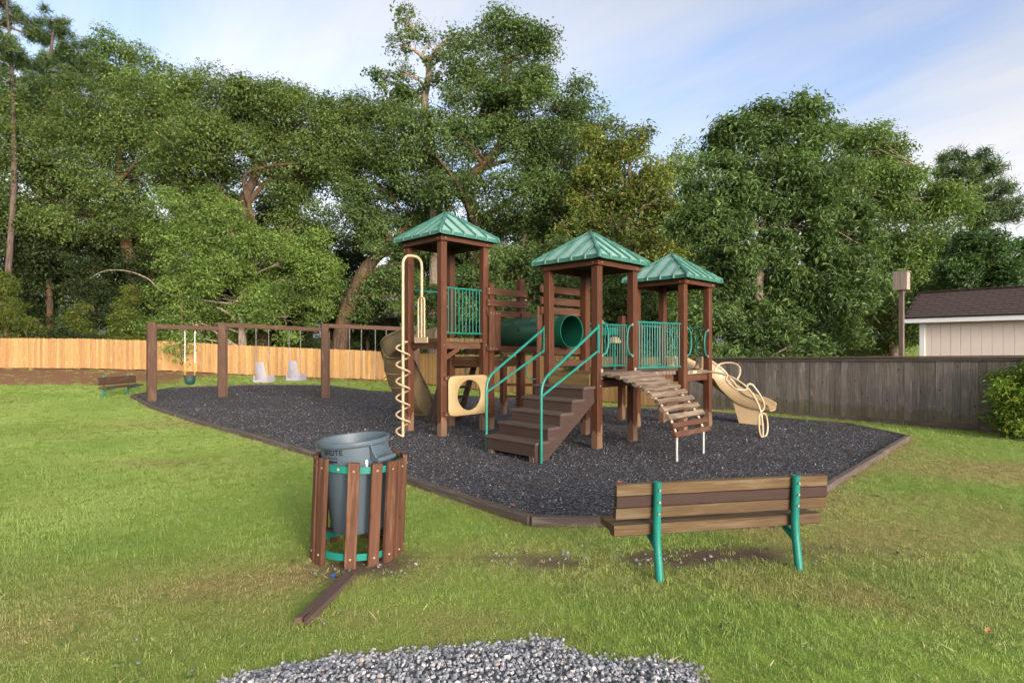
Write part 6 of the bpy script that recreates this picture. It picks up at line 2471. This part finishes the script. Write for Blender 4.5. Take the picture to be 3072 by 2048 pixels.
pine('pine_tree', 'pine with rounded cloud-like crown behind the shed, far right', 30.0,
     [(2240, 800, 0.26), (2236, 560, 0.2), (2232, 460, 0.14), (2225, 390, 0.08), (2220, 345, 0.03)],
     [(2195, 365, 30, 16), (2240, 365, 34, 18), (2170, 395, 30, 14), (2275, 395, 30, 18), (2215, 405, 40, 18), (2255, 425, 36, 18), (2180, 430, 30, 16), (2290, 440, 32, 18), (2235, 455, 40, 16), (2200, 470, 30, 14), (2270, 475, 36, 18), (2310, 475, 28, 14), (2240, 500, 34, 16), (2320, 500, 22, 10), (2285, 515, 28, 12)], 190, 203)

# trees further back that close the gaps
tree('back_tree', 'tall feathery tree rising behind the left live oak', 44.0,
     [(275, 800, 0.35), (275, 400, 0.25), (270, 150, 0.08)],
     [(265, 115, 45, 28), (215, 150, 40, 28), (320, 140, 40, 30), (250, 180, 80, 40), (180, 210, 70, 45), (340, 200, 60, 40), (390, 210, 50, 30), (120, 250, 80, 50), (30, 240, 80, 50)],
     36000, 0.2, 0.11, L_OAKB, B_OAK, 112, 1.0, 0.26, twigs=False)
tree('back_tree', 'bluish tree peeping between the magnolia and the broadleaf tree', 34.0,
     [(1580, 800, 0.25), (1580, 500, 0.15), (1590, 360, 0.06)],
     [(1590, 365, 30, 35), (1570, 430, 45, 45), (1600, 520, 60, 60), (1560, 600, 60, 60), (1570, 700, 70, 60)],
     22000, 0.17, 0.09, L_LIGHT, B_OAK, 113, 0.9, 0.22, twigs=False)


def understory():
    """one slim shade tree, copied through the wood behind the fences"""
    rng = np.random.default_rng(77)
    lobes = []
    for k in range(9):
        z = 2.0 + k * 0.9 + rng.uniform(-0.3, 0.3)
        a = rng.uniform(0, 6.28)
        r = 1.1 + 0.9 * math.sin(math.pi * (k + 1) / 10)
        lobes.append((0.9 * math.cos(a), 0.9 * math.sin(a), z, r, r, 0.9))
    C, N, T, subs = grow_lobes(lobes, 17000, rng, 0.8, 0.22, 0.7, 0.4, 18)
    t = thing('shade_tree', 'slim dark tree in the shaded wood behind the fence', 'tree', (0, 0, 0), group='slim trees filling the shaded wood')
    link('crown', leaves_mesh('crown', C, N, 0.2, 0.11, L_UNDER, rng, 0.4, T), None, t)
    mb = MB()
    v, f = tube_vf([Vector((0, 0, -0.5)), Vector((0.1, 0, 3)), Vector((-0.1, 0.1, 7)), Vector((0, 0, 10))], [0.2, 0.16, 0.1, 0.03], 8, False, False)
    mb.add(v, f)
    for l in lobes:
        limb(mb, (0, 0, l[2] - 0.8), l[:3], 0.05, 0.02, rng)
    link('trunk', mesh_np('trunk', mb.v, mb.f, B_OAK, True), None, t)
    spots = [(-36, 41), (-31, 38), (-29, 46), (-26, 40), (-23, 44), (-20, 40), (-17, 47), (-15.5, 41.5), (-12, 46), (-21, 52), (-28, 53), (-34, 50), (-6, 44), (-3, 38), (0.5, 42), (3, 37), (6, 40), (9, 36), (2, 48), (12, 41), (15.5, 36), (8.5, 46),
             (19, 33), (24, 36), (20, 26), (24, 22), (28, 28), (16, 30),
             (-45, 52), (-40, 60), (-33, 62), (-27, 58), (-23, 64), (-18, 60), (-12, 66), (-37, 45), (-24.5, 49), (-32, 43), (-19, 45.5), (-50, 46), (-6, 52), (14, 47), (20, 42), (26, 44), (33, 34), (30, 22), (4, 55), (27, 31), (-22.5, 35.6), (-17.5, 36.2), (-13.2, 37.2), (-9.6, 37.6), (-4.6, 35.4), (-1.2, 33.6), (-26.5, 36.0)]
    for i, (x, y) in enumerate(spots):
        s = rng.uniform(0.85, 1.2) * (1.25 if y > 50 else 1.0)
        M = Matrix.Translation((x, y, gzf(x, y))) @ Matrix.Rotation(rng.uniform(0, 6.28), 4, 'Z') @ Matrix.Diagonal((s, s, s * rng.uniform(0.85, 1.15), 1))
        if i >= len(spots) - 7:
            M = M @ Matrix.Diagonal((0.75, 0.75, 0.62, 1))
        if i == 0:
            t.matrix_basis = M
            WM[t] = M
        else:
            if x > 12:
                M = Matrix.Translation((x, y, gzf(x, y))) @ Matrix.Rotation(rng.uniform(0, 6.28), 4, 'Z') @ Matrix.Diagonal((0.95, 0.95, 0.62, 1))
            c = copy_tree(t, M)
            if x > 12:
                c['label'] = 'mid-green tree in the wood beyond the grey board fence'
                c['group'] = 'slim trees beyond the grey fence'
                for ch in c.children:
                    if ch.name.startswith('crown'):
                        ch.material_slots[0].link = 'OBJECT'
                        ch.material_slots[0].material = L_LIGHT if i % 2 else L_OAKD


understory()


def shrub(name, label, cat, lobes, nleaf, ln, wd, mat, seed, sub_r, clump, stem=None, droop=0.0, group=None, spray=False):
    rng = np.random.default_rng(seed)
    C, N, T, subs = grow_lobes(lobes, nleaf, rng, sub_r, clump, 0.85, 0.5, 16)
    ok = C[:, 2] > gzf(lobes[0][0], lobes[0][1]) + 0.02
    b = Vector((lobes[0][0], lobes[0][1], gzf(lobes[0][0], lobes[0][1])))
    t = thing(name, label, cat, b, group=group)
    link('foliage', leaves_mesh('foliage', C[ok], N[ok], ln, wd, mat, rng, droop, T[ok]), None, t)
    mb = MB()
    for l in lobes:
        limb(mb, b - ZU * 0.1 + Vector((rng.normal(0, 0.05), rng.normal(0, 0.05), 0)), l[:3], 0.03, 0.01, rng)
    for li, sc_ in subs:
        for q in sc_[:14]:
            limb(mb, lobes[li][:3], q, 0.012, 0.004, rng, 0.1, 3, 4)
    link('stem', mesh_np('stem', mb.v, mb.f, B_OAK, True), None, t)
    return t


# clipped shrub at the right edge
shrub('garden_shrub', 'glossy shrub with yellow-green tips before the grey board fence', 'shrub',
      [(10.35, 11.0, 0.7, 0.75, 0.6, 0.6), (9.95, 10.85, 0.45, 0.6, 0.5, 0.42), (10.2, 11.0, 1.15, 0.55, 0.5, 0.32), (10.75, 11.0, 1.2, 0.6, 0.5, 0.45), (9.62, 10.9, 0.85, 0.32, 0.35, 0.25), (10.5, 10.7, 0.35, 0.7, 0.5, 0.35)],
      26000, 0.075, 0.034, L_SHRUB, 301, 0.22, 0.06)


def cedar(label, x, y, h, r, seed, n=15000):
    rng = np.random.default_rng(seed)
    z0 = gzf(x, y)
    lobes = []
    for k in range(7):
        f = (k + 0.5) / 7
        a = rng.uniform(0, 6.28)
        rr = r * (1.05 - f) + 0.15
        lobes.append((x + 0.2 * r * math.cos(a), y + 0.2 * r * math.sin(a), z0 + 0.3 + h * f * 0.92, rr, rr, h / 9))
    C, N, T, subs = grow_lobes(lobes, n, rng, 0.35, 0.13, 0.7, 0.5, 16)
    t = thing('cedar', label, 'tree', (x, y, z0), group='small evergreens behind the fence')
    link('crown', leaves_mesh('crown', C, N, 0.16, 0.045, L_CEDAR, rng, 0.2, T), None, t)
    mb = MB()
    v, f = tube_vf([Vector((x, y, z0 - 0.3)), Vector((x, y, z0 + h * 0.95))], [0.12, 0.02], 7, False, False)
    mb.add(v, f)
    for l in lobes:
        limb(mb, (x, y, l[2] - 0.2), l[:3], 0.03, 0.01, rng)
    link('trunk', mesh_np('trunk', mb.v, mb.f, B_OAK, True), None, t)


cedar('bushy yellow-green cedar behind the fence at the left edge', -29.0, 32.6, 5.2, 1.9, 401, 22000)
cedar('slim yellow-green cedar behind the fence left of the first swing post', -22.5, 33.0, 4.6, 1.5, 402)
cedar('small dark cedar behind the fence between the two yellow-green ones', -26.2, 34.2, 3.6, 1.2, 403)
for i, (x, y, w, lab) in enumerate(((-25.0, 32.2, 1.3, 'low leafy bush over the fence beside the edge cedar'), (-20.3, 32.8, 1.5, 'low olive bush over the fence below the pale fallen limb'), (3.4, 21.6, 1.3, 'low bush over the fence behind the middle tower'))):
    z = gzf(x, y)
    shrub('bush', lab, 'shrub', [(x, y, z + 1.3, w, 0.9, 0.8), (x + 0.7, y, z + 1.0, w * 0.8, 0.8, 0.8), (x - 0.6, y + 0.2, z + 1.1, w * 0.8, 0.8, 0.8)], 9000, 0.13, 0.06, (L_UNDER, L_CEDAR, L_UNDER)[i], 410 + i, 0.4, 0.14, group='bushes behind the fence')

# rope hanging from the oak branch
rp = MB()
q = at(417, 790, 29.6)
rp.tube([q + ZU * 2.2, q + ZU * 1.2 + Vector((0.02, 0, 0)), q, q - ZU * 0.95], 0.022, 7)
o = rp.build('hanging_rope', M_ROPE, None, None, True)
tag(o, 'dark rope hanging from a branch beside the bucket swing', 'rope')
kn = MB()
kn.lathe([(0.0, 0.12), (0.05, 0.1), (0.075, 0.05), (0.075, 0.0), (0.05, -0.06), (0.0, -0.08)], 10, tuple(q - ZU * 1.02))
kn.build('knot', M_ROPE, o, None, True)


print('tris', sum(sum(max(1, len(p.vertices) - 2) for p in m.polygons) if len(m.polygons) < 3000 else len(m.loops) // 3 if len(m.polygons[0].vertices) == 3 else len(m.polygons) * 2 for m in bpy.data.meshes))
print('objects', len(bpy.data.objects), 'tris', sum(len(m.loop_triangles) or len(m.polygons) for m in bpy.data.meshes))
